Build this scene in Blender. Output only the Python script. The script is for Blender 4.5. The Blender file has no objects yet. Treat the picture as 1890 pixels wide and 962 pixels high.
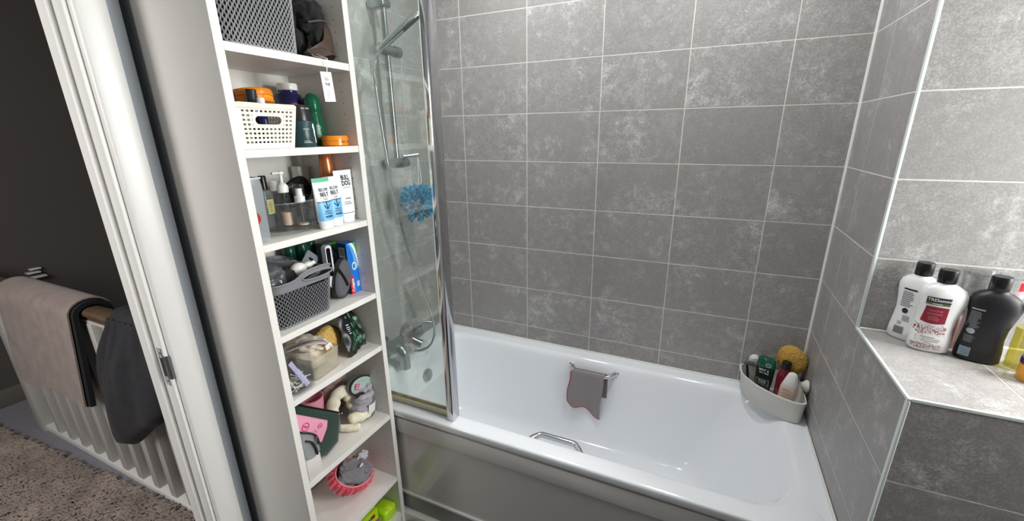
import bpy, bmesh, math, random
from mathutils import Vector, Matrix, noise, Euler
random.seed(7)
S = bpy.context.scene
C = S.collection
PI = math.pi
H = 2.04                      # plan heights are written from a tile joint 2.04 m above the floor

# ------------------------------------------------------------------ camera
cam_d = bpy.data.cameras.new('camera'); cam = bpy.data.objects.new('camera', cam_d); C.objects.link(cam)
cam_d.sensor_width = 36; cam_d.lens = 778.9 * 36 / 1890
cam_d.shift_x = (945 - 948.14) / 1890; cam_d.shift_y = (495.3 - 481) / 1890
cam_d.clip_start = 0.02
_r = Vector((0.9099064, 0.41467265, -0.01081406)); _u = Vector((-0.11589738, 0.27916954, 0.95322199)); _f = Vector((-0.39829404, 0.86608947, -0.30207762))
_m = Matrix((_r, _u, -_f)).transposed().to_4x4(); _m.translation = Vector((1.2834, -1.7974, -0.4903 + H))
cam.matrix_world = _m
S.camera = cam
# ------------------------------------------------------------------ sky, lamps, exposure
W = bpy.data.worlds.new('sky'); S.world = W; W.use_nodes = True
W.node_tree.nodes['Background'].inputs[0].default_value = (0.80, 0.90, 1.0, 1)
W.node_tree.nodes['Background'].inputs[1].default_value = 1.3
def area(name, loc, rot, sx, sy, power, col):
    d = bpy.data.lights.new(name, 'AREA'); d.shape = 'RECTANGLE'; d.size = sx; d.size_y = sy; d.energy = power; d.color = col
    o = bpy.data.objects.new(name, d); C.objects.link(o); o.location = (loc[0], loc[1], loc[2] + H); o.rotation_euler = rot
    return o
area('window_daylight', (2.80, -0.76, -0.36), (0, PI / 2, 0), 1.10, 0.60, 76, (1.0, 0.99, 0.98))
area('landing_fill', (-0.45, -2.75, -0.30), (math.radians(62), 0, math.radians(28)), 0.8, 1.2, 38, (1.0, 0.98, 0.97))  # unseen lamp that brightens the landing
SPOTS = [(0.55, -0.42), (1.25, -0.42)]
for _x, _y in SPOTS:
    d = bpy.data.lights.new('downlight', 'AREA'); d.shape = 'DISK'; d.size = 0.06; d.energy = 6.3; d.color = (0.97, 0.985, 1.0)
    o = bpy.data.objects.new('downlight', d); C.objects.link(o); o.location = (_x, _y, 0.352 + H)
S.view_settings.view_transform = 'Standard'; S.view_settings.look = 'None'
S.view_settings.exposure = 0.06; S.view_settings.gamma = 1.0
S.view_settings.use_curve_mapping = False

# ------------------------------------------------------------------ materials
def lin(c):
    if isinstance(c, str):
        c = c.lstrip('#'); c = [int(c[i:i + 2], 16) / 255 for i in (0, 2, 4)]
    return tuple(((v + 0.055) / 1.055) ** 2.4 if v > 0.04045 else v / 12.92 for v in c) + (1.0,)
def mat(name, col, rough=0.5, metal=0.0, spec=0.5, var=0.0, vs=20, bump=0.0, bs=200, coat=0.0, sss=0.0, sheen=0.0):
    m = bpy.data.materials.new(name); m.use_nodes = True; n = m.node_tree.nodes; l = m.node_tree.links
    b = n['Principled BSDF']; b.inputs['Base Color'].default_value = lin(col); b.inputs['Roughness'].default_value = rough
    b.inputs['Metallic'].default_value = metal; b.inputs['Specular IOR Level'].default_value = spec
    b.inputs['Coat Weight'].default_value = coat; b.inputs['Coat Roughness'].default_value = 0.08
    b.inputs['Sheen Weight'].default_value = sheen
    if sss: b.inputs['Subsurface Weight'].default_value = sss; b.inputs['Subsurface Scale'].default_value = 0.01
    tc = n.new('ShaderNodeTexCoord')
    if var:
        t = n.new('ShaderNodeTexNoise'); t.inputs['Scale'].default_value = vs; t.inputs['Detail'].default_value = 4
        r = n.new('ShaderNodeValToRGB'); c = lin(col)
        r.color_ramp.elements[0].position = 0.3; r.color_ramp.elements[1].position = 0.7
        r.color_ramp.elements[0].color = tuple(v * (1 - var) for v in c[:3]) + (1,)
        r.color_ramp.elements[1].color = tuple(min(1, v * (1 + var)) for v in c[:3]) + (1,)
        l.new(tc.outputs['Object'], t.inputs['Vector']); l.new(t.outputs[0], r.inputs[0]); l.new(r.outputs[0], b.inputs['Base Color'])
    if bump:
        t = n.new('ShaderNodeTexNoise'); t.inputs['Scale'].default_value = bs; t.inputs['Detail'].default_value = 3
        k = n.new('ShaderNodeBump'); k.inputs['Strength'].default_value = bump; k.inputs['Distance'].default_value = 0.002
        l.new(tc.outputs['Object'], t.inputs['Vector']); l.new(t.outputs[0], k.inputs['Height']); l.new(k.outputs[0], b.inputs['Normal'])
    return m
def clear(name, tint, haze=0.08, hazecol='#ffffff', rough=0.02, gloss=0.12, drops=False):
    """thin clear sheet: see-through, a little milky, with a reflection that grows at grazing angles"""
    m = bpy.data.materials.new(name); m.use_nodes = True; n = m.node_tree.nodes; l = m.node_tree.links
    n.remove(n['Principled BSDF']); out = n['Material Output']
    tr = n.new('ShaderNodeBsdfTransparent'); tr.inputs[0].default_value = lin(tint)
    df = n.new('ShaderNodeBsdfDiffuse'); df.inputs[0].default_value = lin(hazecol)
    gl = n.new('ShaderNodeBsdfGlossy'); gl.inputs['Roughness'].default_value = rough
    m1 = n.new('ShaderNodeMixShader'); m1.inputs[0].default_value = haze
    l.new(tr.outputs[0], m1.inputs[1]); l.new(df.outputs[0], m1.inputs[2])
    lw = n.new('ShaderNodeLayerWeight'); lw.inputs[0].default_value = 0.35
    mu = n.new('ShaderNodeMath'); mu.operation = 'MULTIPLY_ADD'; mu.inputs[1].default_value = gloss * 3; mu.inputs[2].default_value = gloss * 0.25
    l.new(lw.outputs['Facing'], mu.inputs[0])
    m2 = n.new('ShaderNodeMixShader'); l.new(mu.outputs[0], m2.inputs[0]); l.new(m1.outputs[0], m2.inputs[1]); l.new(gl.outputs[0], m2.inputs[2])
    if drops:
        tc = n.new('ShaderNodeTexCoord'); v = n.new('ShaderNodeTexVoronoi'); v.inputs['Scale'].default_value = 130
        nz = n.new('ShaderNodeTexNoise'); nz.inputs['Scale'].default_value = 6
        mp = n.new('ShaderNodeMapRange'); mp.inputs[1].default_value = 0.14; mp.inputs[2].default_value = 0.08; mp.inputs[3].default_value = 0; mp.inputs[4].default_value = 0.55
        mz = n.new('ShaderNodeMapRange'); mz.inputs[1].default_value = 0.5; mz.inputs[2].default_value = 0.65; mz.inputs[3].default_value = 0; mz.inputs[4].default_value = 1
        ml = n.new('ShaderNodeMath'); ml.operation = 'MULTIPLY'
        mx = n.new('ShaderNodeMath'); mx.operation = 'MAXIMUM'
        h2 = n.new('ShaderNodeTexNoise'); h2.inputs['Scale'].default_value = 3; hm = n.new('ShaderNodeMapRange')
        hm.inputs[1].default_value = 0.35; hm.inputs[2].default_value = 0.7; hm.inputs[3].default_value = haze * 0.5; hm.inputs[4].default_value = haze * 1.7
        sc = n.new('ShaderNodeMapping'); sc.inputs['Scale'].default_value = (1, 1, 0.35)
        l.new(tc.outputs['Object'], v.inputs['Vector']); l.new(tc.outputs['Object'], nz.inputs['Vector'])
        l.new(tc.outputs['Object'], sc.inputs[0]); l.new(sc.outputs[0], h2.inputs['Vector'])
        l.new(v.outputs['Distance'], mp.inputs[0]); l.new(nz.outputs[0], mz.inputs[0]); l.new(mp.outputs[0], ml.inputs[0]); l.new(mz.outputs[0], ml.inputs[1])
        l.new(h2.outputs[0], hm.inputs[0]); l.new(ml.outputs[0], mx.inputs[0]); l.new(hm.outputs[0], mx.inputs[1]); l.new(mx.outputs[0], m1.inputs[0])
    l.new(m2.outputs[0], out.inputs[0])
    return m
def tile_mat(name, dark, light, rough=0.42, contrast=1.0):
    m = bpy.data.materials.new(name); m.use_nodes = True; n = m.node_tree.nodes; l = m.node_tree.links; b = n['Principled BSDF']
    tc = n.new('ShaderNodeTexCoord'); oi = n.new('ShaderNodeObjectInfo')
    mu = n.new('ShaderNodeVectorMath'); mu.operation = 'SCALE'; mu.inputs['Scale'].default_value = 37
    cb = n.new('ShaderNodeCombineXYZ')
    for i in range(3): l.new(oi.outputs['Random'], cb.inputs[i])
    l.new(cb.outputs[0], mu.inputs[0]); ad = n.new('ShaderNodeVectorMath'); ad.operation = 'ADD'
    l.new(tc.outputs['Object'], ad.inputs[0]); l.new(mu.outputs[0], ad.inputs[1])
    def nz(scale, detail, rough_=0.6):
        t = n.new('ShaderNodeTexNoise'); t.inputs['Scale'].default_value = scale; t.inputs['Detail'].default_value = detail; t.inputs['Roughness'].default_value = rough_
        l.new(ad.outputs[0], t.inputs['Vector']); return t.outputs[0]
    def mr(s, a, b_, c, d):
        t = n.new('ShaderNodeMapRange'); t.inputs[1].default_value = a; t.inputs[2].default_value = b_; t.inputs[3].default_value = c; t.inputs[4].default_value = d
        l.new(s, t.inputs[0]); return t.outputs[0]
    def op(o, a, b_):
        t = n.new('ShaderNodeMath'); t.operation = o
        for i, s in enumerate((a, b_)):
            if isinstance(s, float): t.inputs[i].default_value = s
            else: l.new(s, t.inputs[i])
        return t.outputs[0]
    patch = mr(nz(6.0, 8, 0.68), 0.52, 0.70, 0, 1)
    cloud = mr(nz(30, 9, 0.8), 0.46, 0.58, 0, 1)
    speck = mr(nz(190, 4, 0.7), 0.46, 0.58, 0, 1)
    fine = mr(nz(420, 2, 0.6), 0.35, 0.65, -0.10, 0.10)
    a = op('MULTIPLY', patch, op('ADD', op('MULTIPLY', cloud, 0.42), op('MULTIPLY', speck, 0.42)))
    a = op('ADD', a, op('MULTIPLY', speck, 0.16)); a = op('ADD', a, op('MULTIPLY', cloud, 0.13))
    rv = mr(oi.outputs['Random'], 0, 1, 0.65, 1.2); a = op('MULTIPLY', a, rv)
    blot = op('MULTIPLY', mr(nz(10, 8, 0.72), 0.575, 0.66, 0, 1), op('ADD', op('MULTIPLY', cloud, 0.28), 0.16)); a = op('ADD', a, blot)
    dk = mr(nz(240, 3, 0.6), 0.60, 0.70, 0, -0.16); a = op('ADD', a, dk)
    a = op('ADD', a, fine); a = op('MULTIPLY', a, contrast)
    mix = n.new('ShaderNodeMix'); mix.data_type = 'RGBA'; mix.inputs['A'].default_value = lin(dark); mix.inputs['B'].default_value = lin(light)
    l.new(a, mix.inputs['Factor']); l.new(mix.outputs['Result'], b.inputs['Base Color'])
    l.new(mr(a, 0, 1, rough - 0.04, rough + 0.16), b.inputs['Roughness'])
    k = n.new('ShaderNodeBump'); k.inputs['Strength'].default_value = 0.25; k.inputs['Distance'].default_value = 0.0015
    l.new(nz(90, 4), k.inputs['Height']); l.new(k.outputs[0], b.inputs['Normal'])
    return m
M = {}
M['tile'] = tile_mat('stone_tile', '#918d8b', '#d2d1cf')
M['grout'] = mat('grout', '#d6d2ca', 0.85, var=0.08, vs=6)
M['white'] = mat('white_gloss_paint', '#e9e7e3', 0.35)
M['laminate'] = mat('white_laminate', '#e5e1db', 0.42, bump=0.05, bs=700)
M['wall_paint'] = mat('blue_grey_paint', '#a9b0b8', 0.75, bump=0.1, bs=300)
M['acrylic'] = mat('bath_acrylic', '#eef1f5', 0.12, coat=0.4)
M['panel'] = mat('bath_panel', '#c9c6c3', 0.16, coat=0.5)
M['rail'] = mat('bath_rail', '#dcdad7', 0.3)
M['plinth'] = mat('plinth_grey', '#8d8c8d', 0.4)
M['chrome'] = mat('chrome', '#d8dade', 0.09, 1.0)
M['steel'] = mat('polished_aluminium', '#c9cacc', 0.12, 1.0)
M['dull'] = mat('water_spotted_chrome', '#a3a8ab', 0.24, 0.95)
M['trim'] = mat('tile_edge_trim', '#dfe6e2', 0.3)
M['sealant'] = mat('white_sealant', '#ecebe6', 0.4)
M['floor'] = mat('black_vinyl', '#1b1a1b', 0.45, var=0.2)
M['ceiling'] = mat('ceiling_paint', '#eceae6', 0.8)
M['black'] = mat('black_plastic', '#121213', 0.28)
M['blackmatte'] = mat('black_fabric', '#17171a', 0.9, var=0.25, vs=60, bump=0.3, bs=400, sheen=0.2)
M['glass'] = clear('shower_glass', '#f3f8f5', 0.085, '#d5dedb', 0.03, 0.10, drops=True)
M['ink'] = mat('dark_ink', '#1c2226', 0.5)
M['whiteink'] = mat('white_ink', '#f2f2f0', 0.5)
M['hole'] = mat('hole_shadow', '#2a2725', 0.9)
M['whiteplastic'] = mat('white_plastic', '#eceae6', 0.3)

# ------------------------------------------------------------------ mesh building
class MB:
    def __init__(s): s.v = []; s.f = []
    def add(s, vs, fs, mtx=None):
        o = len(s.v)
        s.v += [tuple(mtx @ Vector(p)) if mtx is not None else tuple(p) for p in vs]
        s.f += [tuple(i + o for i in f) for f in fs]; return s
    def box(s, a, b, r=0.0, mtx=None):
        a, b = [min(x, y) for x, y in zip(a, b)], [max(x, y) for x, y in zip(a, b)]
        r = min(r, *[(b[i] - a[i]) * 0.49 for i in range(3)])
        if r <= 0:
            vs = [(x, y, z) for z in (a[2], b[2]) for y in (a[1], b[1]) for x in (a[0], b[0])]
            fs = [(0, 2, 3, 1), (4, 5, 7, 6), (0, 1, 5, 4), (2, 6, 7, 3), (0, 4, 6, 2), (1, 3, 7, 5)]
            return s.add(vs, fs, mtx)
        bm = bmesh.new(); bmesh.ops.create_cube(bm, size=1)
        for v in bm.verts: v.co = Vector([(a[i] + b[i]) / 2 + v.co[i] * (b[i] - a[i]) for i in range(3)])
        bmesh.ops.bevel(bm, geom=bm.edges[:], offset=r, segments=2 if r > 0.0015 else 1, profile=0.5, affect='EDGES')
        bm.verts.index_update(); vs = [v.co[:] for v in bm.verts]; fs = [[v.index for v in f.verts] for f in bm.faces]; bm.free()
        return s.add(vs, fs, mtx)
    def loft(s, loops, c0=True, c1=True, closed=True, mtx=None):
        n = len(loops[0]); vs = [p for lp in loops for p in lp]; fs = []
        for i in range(len(loops) - 1):
            for j in range(n if closed else n - 1):
                k = (j + 1) % n; fs.append((i * n + j, i * n + k, (i + 1) * n + k, (i + 1) * n + j))
        if c0: fs.append(tuple(range(n))[::-1])
        if c1: fs.append(tuple((len(loops) - 1) * n + j for j in range(n)))
        return s.add(vs, fs, mtx)
    def lathe(s, prof, n=24, c=(0, 0, 0), mtx=None, c0=True, c1=True):
        return s.loft([[(c[0] + r * math.cos(2 * PI * j / n), c[1] + r * math.sin(2 * PI * j / n), c[2] + z) for j in range(n)] for r, z in prof], c0, c1, True, mtx)
    def tube(s, pts, r, n=10, caps=True, closed=False):
        pts = [Vector(p) for p in pts]; loops = []; N = len(pts); ref = None
        for i, p in enumerate(pts):
            if closed: t = pts[(i + 1) % N] - pts[i - 1]
            else: t = pts[min(i + 1, N - 1)] - pts[max(i - 1, 0)]
            t.normalize()
            if ref is None: ref = t.orthogonal().normalized()
            ref = (ref - t * ref.dot(t)); ref = ref.normalized() if ref.length > 1e-6 else t.orthogonal().normalized()
            b = t.cross(ref); rr = r[i] if isinstance(r, (list, tuple)) else r
            loops.append([tuple(p + (ref * math.cos(2 * PI * j / n) + b * math.sin(2 * PI * j / n)) * rr) for j in range(n)])
        if closed: loops.append(loops[0])
        return s.loft(loops, caps and not closed, caps and not closed)
    def grid(s, fn, nu, nv, th=0.0):
        P = [[Vector(fn(i / nu, j / nv)) for i in range(nu + 1)] for j in range(nv + 1)]
        w = nu + 1
        vs = [tuple(P[j][i]) for j in range(nv + 1) for i in range(w)]
        fs = [(j * w + i, j * w + i + 1, (j + 1) * w + i + 1, (j + 1) * w + i) for j in range(nv) for i in range(nu)]
        if th:
            o = len(vs)
            for j in range(nv + 1):
                for i in range(w):
                    du = P[j][min(i + 1, nu)] - P[j][max(i - 1, 0)]; dv = P[min(j + 1, nv)][i] - P[max(j - 1, 0)][i]
                    nn = du.cross(dv); nn = nn.normalized() if nn.length > 1e-9 else Vector((0, 0, 1))
                    vs.append(tuple(P[j][i] - nn * th))
            fs += [tuple(reversed([k + o for k in f])) for f in fs[:nu * nv]]
            ed = [j * w for j in range(nv + 1)]; ed2 = [j * w + nu for j in range(nv + 1)]
            for j in range(nv):
                a, b = ed[j], ed[j + 1]; fs.append((a, b, b + o, a + o)); a, b = ed2[j], ed2[j + 1]; fs.append((a, a + o, b + o, b))
            for i in range(nu):
                fs.append((i, i + o, i + 1 + o, i + 1)); a, b = nv * w + i, nv * w + i + 1; fs.append((a, b, b + o, a + o))
        return s.add(vs, fs)
    def ball(s, c, r, sub=3, disp=None, mtx=None):
        bm = bmesh.new(); bmesh.ops.create_icosphere(bm, subdivisions=sub, radius=1)
        rr = r if isinstance(r, (tuple, list)) else (r, r, r)
        for v in bm.verts:
            d = disp(v.co.copy()) if disp else 1.0
            v.co = Vector([c[i] + v.co[i] * rr[i] * d for i in range(3)])
        bm.verts.index_update(); vs = [v.co[:] for v in bm.verts]; fs = [[v.index for v in f.verts] for f in bm.faces]; bm.free()
        return s.add(vs, fs, mtx)
    def mesh(s, name, m, angle=38):
        me = bpy.data.meshes.new(name); me.from_pydata(s.v, [], s.f); me.update()
        bm = bmesh.new(); bm.from_mesh(me); bmesh.ops.recalc_face_normals(bm, faces=bm.faces[:]); bm.to_mesh(me); bm.free()
        me.polygons.foreach_set('use_smooth', [True] * len(me.polygons))
        if angle < 180: me.set_sharp_from_angle(angle=math.radians(angle))
        for k in (m if isinstance(m, (list, tuple)) else [m]): me.materials.append(k if not isinstance(k, str) else M[k])
        return me
def obj(name, mb, m, parent=None, angle=38, label=None, kind=None):
    me = mb.mesh(name, m, angle); o = bpy.data.objects.new(name, me); C.objects.link(o)
    if parent: o.parent = parent
    else: o.location = (0, 0, H)
    if label: o['label'] = label
    if kind: o['kind'] = kind
    return o
def tag(o, label, cat, group=None):
    o['label'] = label; o['category'] = cat
    if group: o['group'] = group
    return o
def thing(name, label, cat, loc=(0, 0, 0), rz=0.0, group=None, rot=None):
    o = bpy.data.objects.new(name, None); C.objects.link(o); o.empty_display_size = 0.03
    o.location = (loc[0], loc[1], loc[2] + H); o.rotation_euler = rot if rot else (0, 0, rz)
    return tag(o, label, cat, group)
def struct(name, mb=None, m=None, angle=38):
    if mb is None:
        o = bpy.data.objects.new(name, None); C.objects.link(o); o.location = (0, 0, H); o.empty_display_size = 0.03
    else: o = obj(name, mb, m, None, angle)
    o['kind'] = 'structure'; return o
def rrect(x0, x1, y0, y1, r, z, k=6):
    r = max(r, 1e-4); out = []
    for cx, cy, a0 in ((x1 - r, y1 - r, 0), (x0 + r, y1 - r, PI / 2), (x0 + r, y0 + r, PI), (x1 - r, y0 + r, 3 * PI / 2)):
        for i in range(k + 1):
            a = a0 + PI / 2 * i / k; out.append((cx + r * math.cos(a), cy + r * math.sin(a), z))
    return out
# oval or squarish bodies from a list of (z, half width, half depth, exponent); front is -Y
def sup(z, w, d, e, n=32, cx=0, cy=0):
    out = []
    for j in range(n):
        a = 2 * PI * j / n; c, s_ = math.cos(a), math.sin(a)
        out.append((cx + w * math.copysign(abs(c) ** (2 / e), c), cy + d * math.copysign(abs(s_) ** (2 / e), s_), z))
    return out
def body(prof, n=32):
    mb = MB(); mb.loft([sup(*p[:4], n, *(p[4:6] if len(p) > 5 else (0, 0))) for p in prof]); return mb
def front(prof, off=0.0004):
    """map (u across, v up) onto the front of a body"""
    def fn(u, v):
        P = prof[0]
        for a, b in zip(prof, prof[1:]):
            if min(a[0], b[0]) <= v <= max(a[0], b[0]) and a[0] != b[0]:
                t = (v - a[0]) / (b[0] - a[0]); P = [a[i] + (b[i] - a[i]) * t for i in range(len(a))]; break
        else: P = prof[-1] if v > prof[-1][0] else prof[0]
        cx, cy = (P[4], P[5]) if len(P) > 5 else (0, 0)
        w, d, e = P[1] + off, P[2] + off, P[3]
        q = max(0.0, 1 - min(1, abs((u - cx) / w)) ** e) ** (1 / e)
        return (u, cy - d * q, v)
    return fn
def patch(mp, u0, u1, v0, v1, nu=10, nv=6, mb=None):
    mb = mb or MB(); mb.grid(lambda a, b: mp(u0 + (u1 - u0) * a, v0 + (v1 - v0) * b), nu, nv); return mb
_tc = {}
def text_data(body_, bold=0.0):
    k = (body_, bold)
    if k in _tc: return _tc[k]
    cu = bpy.data.curves.new('lettering', 'FONT'); cu.body = body_; cu.size = 1; cu.align_x = 'CENTER'; cu.align_y = 'CENTER'; cu.resolution_u = 2; cu.offset = bold
    o = bpy.data.objects.new('lettering', cu); C.objects.link(o)
    dg = bpy.context.evaluated_depsgraph_get(); me = bpy.data.meshes.new_from_object(o.evaluated_get(dg))
    vs = [v.co[:] for v in me.vertices]; fs = [list(p.vertices) for p in me.polygons]
    bpy.data.objects.remove(o); bpy.data.curves.remove(cu); bpy.data.meshes.remove(me)
    _tc[k] = (vs, fs); return vs, fs
def text(mb, body_, size, mp, cu=0.0, cv=0.0, sx=1.0, rot=0.0, bold=0.0):
    vs, fs = text_data(body_, bold); c, s_ = math.cos(rot), math.sin(rot)
    pts = []
    for x, y, _ in vs:
        x *= size * sx; y *= size; pts.append(mp(cu + x * c - y * s_, cv + x * s_ + y * c))
    mb.add(pts, fs); return mb
def flat(o, r, u, off=0.0004):
    o, r, u = Vector(o), Vector(r).normalized(), Vector(u).normalized(); nn = r.cross(u)
    return lambda a, b: tuple(o + r * a + u * b + nn * off)
def plus(mp, d):
    """same map, lifted a hair further along -Y"""
    return lambda u, v: (lambda p: (p[0], p[1] - d, p[2]))(mp(u, v))
def lines(mb, mp, u0, u1, v0, v1, n, h=0.45, seed=1):
    rn = random.Random(seed)
    for i in range(n):
        v = v1 + (v0 - v1) * (i + 0.5) / n; hh = abs(v1 - v0) / n * h / 2; e = u0 + (u1 - u0) * rn.uniform(0.7, 1)
        mb.grid(lambda a, b: mp(u0 + (e - u0) * a, v - hh + 2 * hh * b), 3, 1)
    return mb

# ------------------------------------------------------------------ tiles
TW, TH = 0.3195, 0.2019
_tm = {}
def tile_mesh(w, h):
    k = (round(w, 4), round(h, 4))
    if k not in _tm:
        c = 0.0005; mb = MB()
        mb.loft([[(0, .006, 0), (w, .006, 0), (w, .006, h), (0, .006, h)], [(0, c, 0), (w, c, 0), (w, c, h), (0, c, h)],
                 [(c, 0, c), (w - c, 0, c), (w - c, 0, h - c), (c, 0, h - c)]])
        _tm[k] = mb.mesh('tile', 'tile', 20)
    return _tm[k]
def tiles(parent, us, vs, place, rot, g=0.0034):
    for i in range(len(us) - 1):
        for j in range(len(vs) - 1):
            a, b = sorted((us[i], us[i + 1])); c, d = sorted((vs[j], vs[j + 1]))
            if b - a < 0.012 or d - c < 0.012: continue
            o = bpy.data.objects.new('tile', tile_mesh(b - a - g, d - c - g)); C.objects.link(o); o.parent = parent
            o.location = place(a + g / 2, b - g / 2, c + g / 2, d - g / 2); o.rotation_euler = rot
CE = 0.36                                         # ceiling
RIM = -1.49
rows = [CE, TH, 0] + [-TH * i for i in range(1, 8)] + [RIM]
X1 = 0.209
cols = [0] + [X1 + TW * i for i in range(5)] + [1.7]
GR = 0.0006
wb = struct('wall_back', MB().box((-0.1, GR, -2.04), (1.7 + GR, 0.12, CE)), 'grout')
tiles(wb, cols, rows, lambda a, b, c, d: (a, 0, c), (0, 0, 0))
# boxed-in end of the bath: full height back part, and the low part that carries the ledge
LZ = -1.0085; YE = -0.442; YT = -0.801
wr = struct('wall_alcove', MB().box((1.7 + GR, YE + GR, LZ - GR), (2.75, 0.12, CE)).box((1.7 + GR, YT + GR, -2.04), (2.75, 0.12, LZ - GR)), 'grout')
R90 = (0, 0, -PI / 2)
tiles(wr, [0, 0.168, -YE - .003], [z for z in rows if z > LZ - .01] , lambda a, b, c, d: (1.7, -a, c), R90)
tiles(wr, [0, 0.168, 0.472, -YT - .004], [LZ, -TH * 6, -TH * 7, RIM, ], lambda a, b, c, d: (1.7, -a, c), R90)
tiles(wr, [0.738, -YT - .004], [RIM, -TH * 8, -TH * 9, -2.04], lambda a, b, c, d: (1.7, -a, c), R90)
tiles(wr, [1.704, 1.7 + TW, 1.7 + 2 * TW, 1.7 + 3 * TW, 2.75], [z for z in rows if z > LZ - .01], lambda a, b, c, d: (a, YE, c), (0, 0, 0))
tiles(wr, [1.704, 1.909, 1.909 + TW, 1.909 + 2 * TW, 2.75], [YT + .004, YE], lambda a, b, c, d: (a, c, LZ), (-PI / 2, 0, 0))
tiles(wr, [1.704, 1.7 + TW, 1.7 + 2 * TW, 1.7 + 3 * TW, 2.75], [LZ - .003, -TH * 6, -TH * 7, -TH * 8, -TH * 9, -2.04], lambda a, b, c, d: (a, YT, c), (0, 0, 0))
t = struct('trim_1', MB().box((1.6985, YE - .0015, LZ), (1.7050, YE + .0075, CE), .001), 'trim')
t = struct('trim_2', MB().box((1.6985, YT - .0015, LZ - .0055), (1.7050, YE + .006, LZ + .0015), .001)
           .box((1.7052, YT - .0015, LZ - .0055), (2.75, YT + .0055, LZ + .0015), .001), 'trim')
t = struct('trim_3', MB().box((1.6985, YT - .0015, -2.04), (1.7050, YT + .0075, LZ - .0055), .001), 'trim')
t = struct('trim_4', MB().tube([(1.6985, -.0015, RIM), (1.6985, -.0015, CE)], .005, 6), 'sealant')
t = struct('trim_5', MB().tube([(.0015, -.0015, RIM), (.0015, -.0015, CE)], .006, 6), 'sealant')
t = struct('trim_6', MB().tube([(1.706, YE - .0015, LZ + .0015), (2.75, YE - .0015, LZ + .0015)], .0032, 6), 'sealant')
# left wall with the doorway
DY = -1.268
wl = struct('wall_left', MB().box((-0.1, 0.12, -2.04), (-GR, -1.139, CE)).box((-.1, -1.139, -2.04), (-.065, -1.1625, CE)).box((-0.1, -1.1625, -2.04), (-GR, DY + .028, CE)).box((-0.1, DY + .028, -0.03), (-GR, -2.08, CE)).box((-0.1, -2.08, -2.04), (-GR, -2.75, CE)), 'wall_paint')  # groove added beside the bookcase so the strip there falls into shade
tiles(wl, [0, 0.156, 0.156 + TW, 0.738], rows, lambda a, b, c, d: (0, -b, c), (0, 0, PI / 2))
obj('grout_bed', MB().box((-0.003, 0, RIM - .01), (-.0005 - GR / 2, -.7395, CE)), 'grout', wl)
# rest of the room
struct('floor', MB().box((-.05, .1, -2.09), (2.8, -2.8, -2.04)), 'floor')
struct('ceiling', MB().box((-3.0, .3, CE), (2.85, -3.2, CE + .05)), 'ceiling')
M['roomwall'] = mat('grey_room_wall', '#989492', 0.6, var=.06, vs=5)
struct('wall_front', MB().box((-.1, -2.75, -2.04), (2.85, -2.85, CE)), 'roomwall')
wy0, wy1, wz0, wz1 = -1.09, -.443, -.97, .2
wg = struct('wall_right', MB().box((2.75, .12, -2.04), (2.85, wy1, CE)).box((2.75, wy0, -2.04), (2.85, -2.85, CE)).box((2.75, wy1, -2.04), (2.85, wy0, wz0)).box((2.75, wy1, wz1), (2.85, wy0, CE)), 'roomwall')
wn = struct('window_1')
fr = MB()
for a, b in (((2.78, wy0, wz0), (2.83, wy0 + .05, wz1)), ((2.78, wy1 - .05, wz0), (2.83, wy1, wz1)), ((2.78, wy0, wz0), (2.83, wy1, wz0 + .05)), ((2.78, wy0, wz1 - .05), (2.83, wy1, wz1)), ((2.78, -.788, wz0), (2.83, -.743, wz1))):
    fr.box(a, b, .003)
obj('window_frame', fr, 'white', wn)
M['pane'] = clear('window_pane', '#f4f8f8', 0.02)
for k in range(2):
    y = wy0 + .05 + k * .296; obj('pane', MB().box((2.80, y, wz0 + .05), (2.804, y + .252, wz1 - .05)), 'pane', wn)
for _x, _y in SPOTS:
    r = thing('ceiling_light', 'round white recessed downlight in the ceiling above the ' + ('tap end of the bath' if _x < 1 else 'sloping end of the bath'), 'light', (_x, _y, CE), 0, 'ceiling downlights')
    obj('bezel', MB().lathe([(.032, -.004), (.045, -.004), (.045, 0), (.032, 0)], 24, c0=False, c1=False), 'white', r)
# ------------------------------------------------------------------ doorway lining
dr = struct('door_1')
mb = MB()
for y, s_ in ((-1.2585, 1), (-2.040, -1)):
    pr = [(0, 0), (0, .066), (.006, .0655), (.0185, .062), (.0190, .008), (.0165, .003), (.011, 0)]
    lo = [[(x, y + s_ * v, z) for x, v in pr] for z in (-2.04, .02)]
    m_ = MB(); m_.loft(lo); obj('architrave', m_, 'white', dr, 30)
obj('architrave', MB().box((0, -1.2, -.045), (.018, -2.1, .02), .003), 'white', dr)
for y, s_ in ((DY, 1), (-2.03, -1)):
    m_ = MB().box((-.105, y, -2.04), (0, y + s_ * .0275, -.03), .0012); obj('jamb', m_, 'white', dr)
    obj('door_stop', MB().box((-.078, y - s_ * .012, -2.04), (-.040, y + s_ * .001, -.03), .0015), 'white', dr)
obj('jamb', MB().box((-.105, DY, -.055), (0, -2.03, -.03), .001), 'white', dr)
for y, s_ in ((-1.2585, 1), (-2.040, -1)):
    obj('architrave', MB().box((-.125, y, -2.04), (-.105, y + s_ * .066, .02), .003), 'white', dr)
sp = MB()   # latch plate let into the rebate
for a, b in (((-.030, DY - .0008, -1.145), (-.008, DY + .002, -1.117)), ((-.030, DY - .0008, -1.060), (-.008, DY + .002, -1.030)), ((-.030, DY - .0008, -1.118), (-.026, DY + .002, -1.058)), ((-.012, DY - .0008, -1.118), (-.008, DY + .002, -1.058))):
    sp.box(a, b)
obj('strike_plate', sp, 'steel', dr)
obj('latch_hole', MB().box((-.026, DY - .0004, -1.117), (-.012, DY + .001, -1.059)), 'hole', dr)
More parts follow.
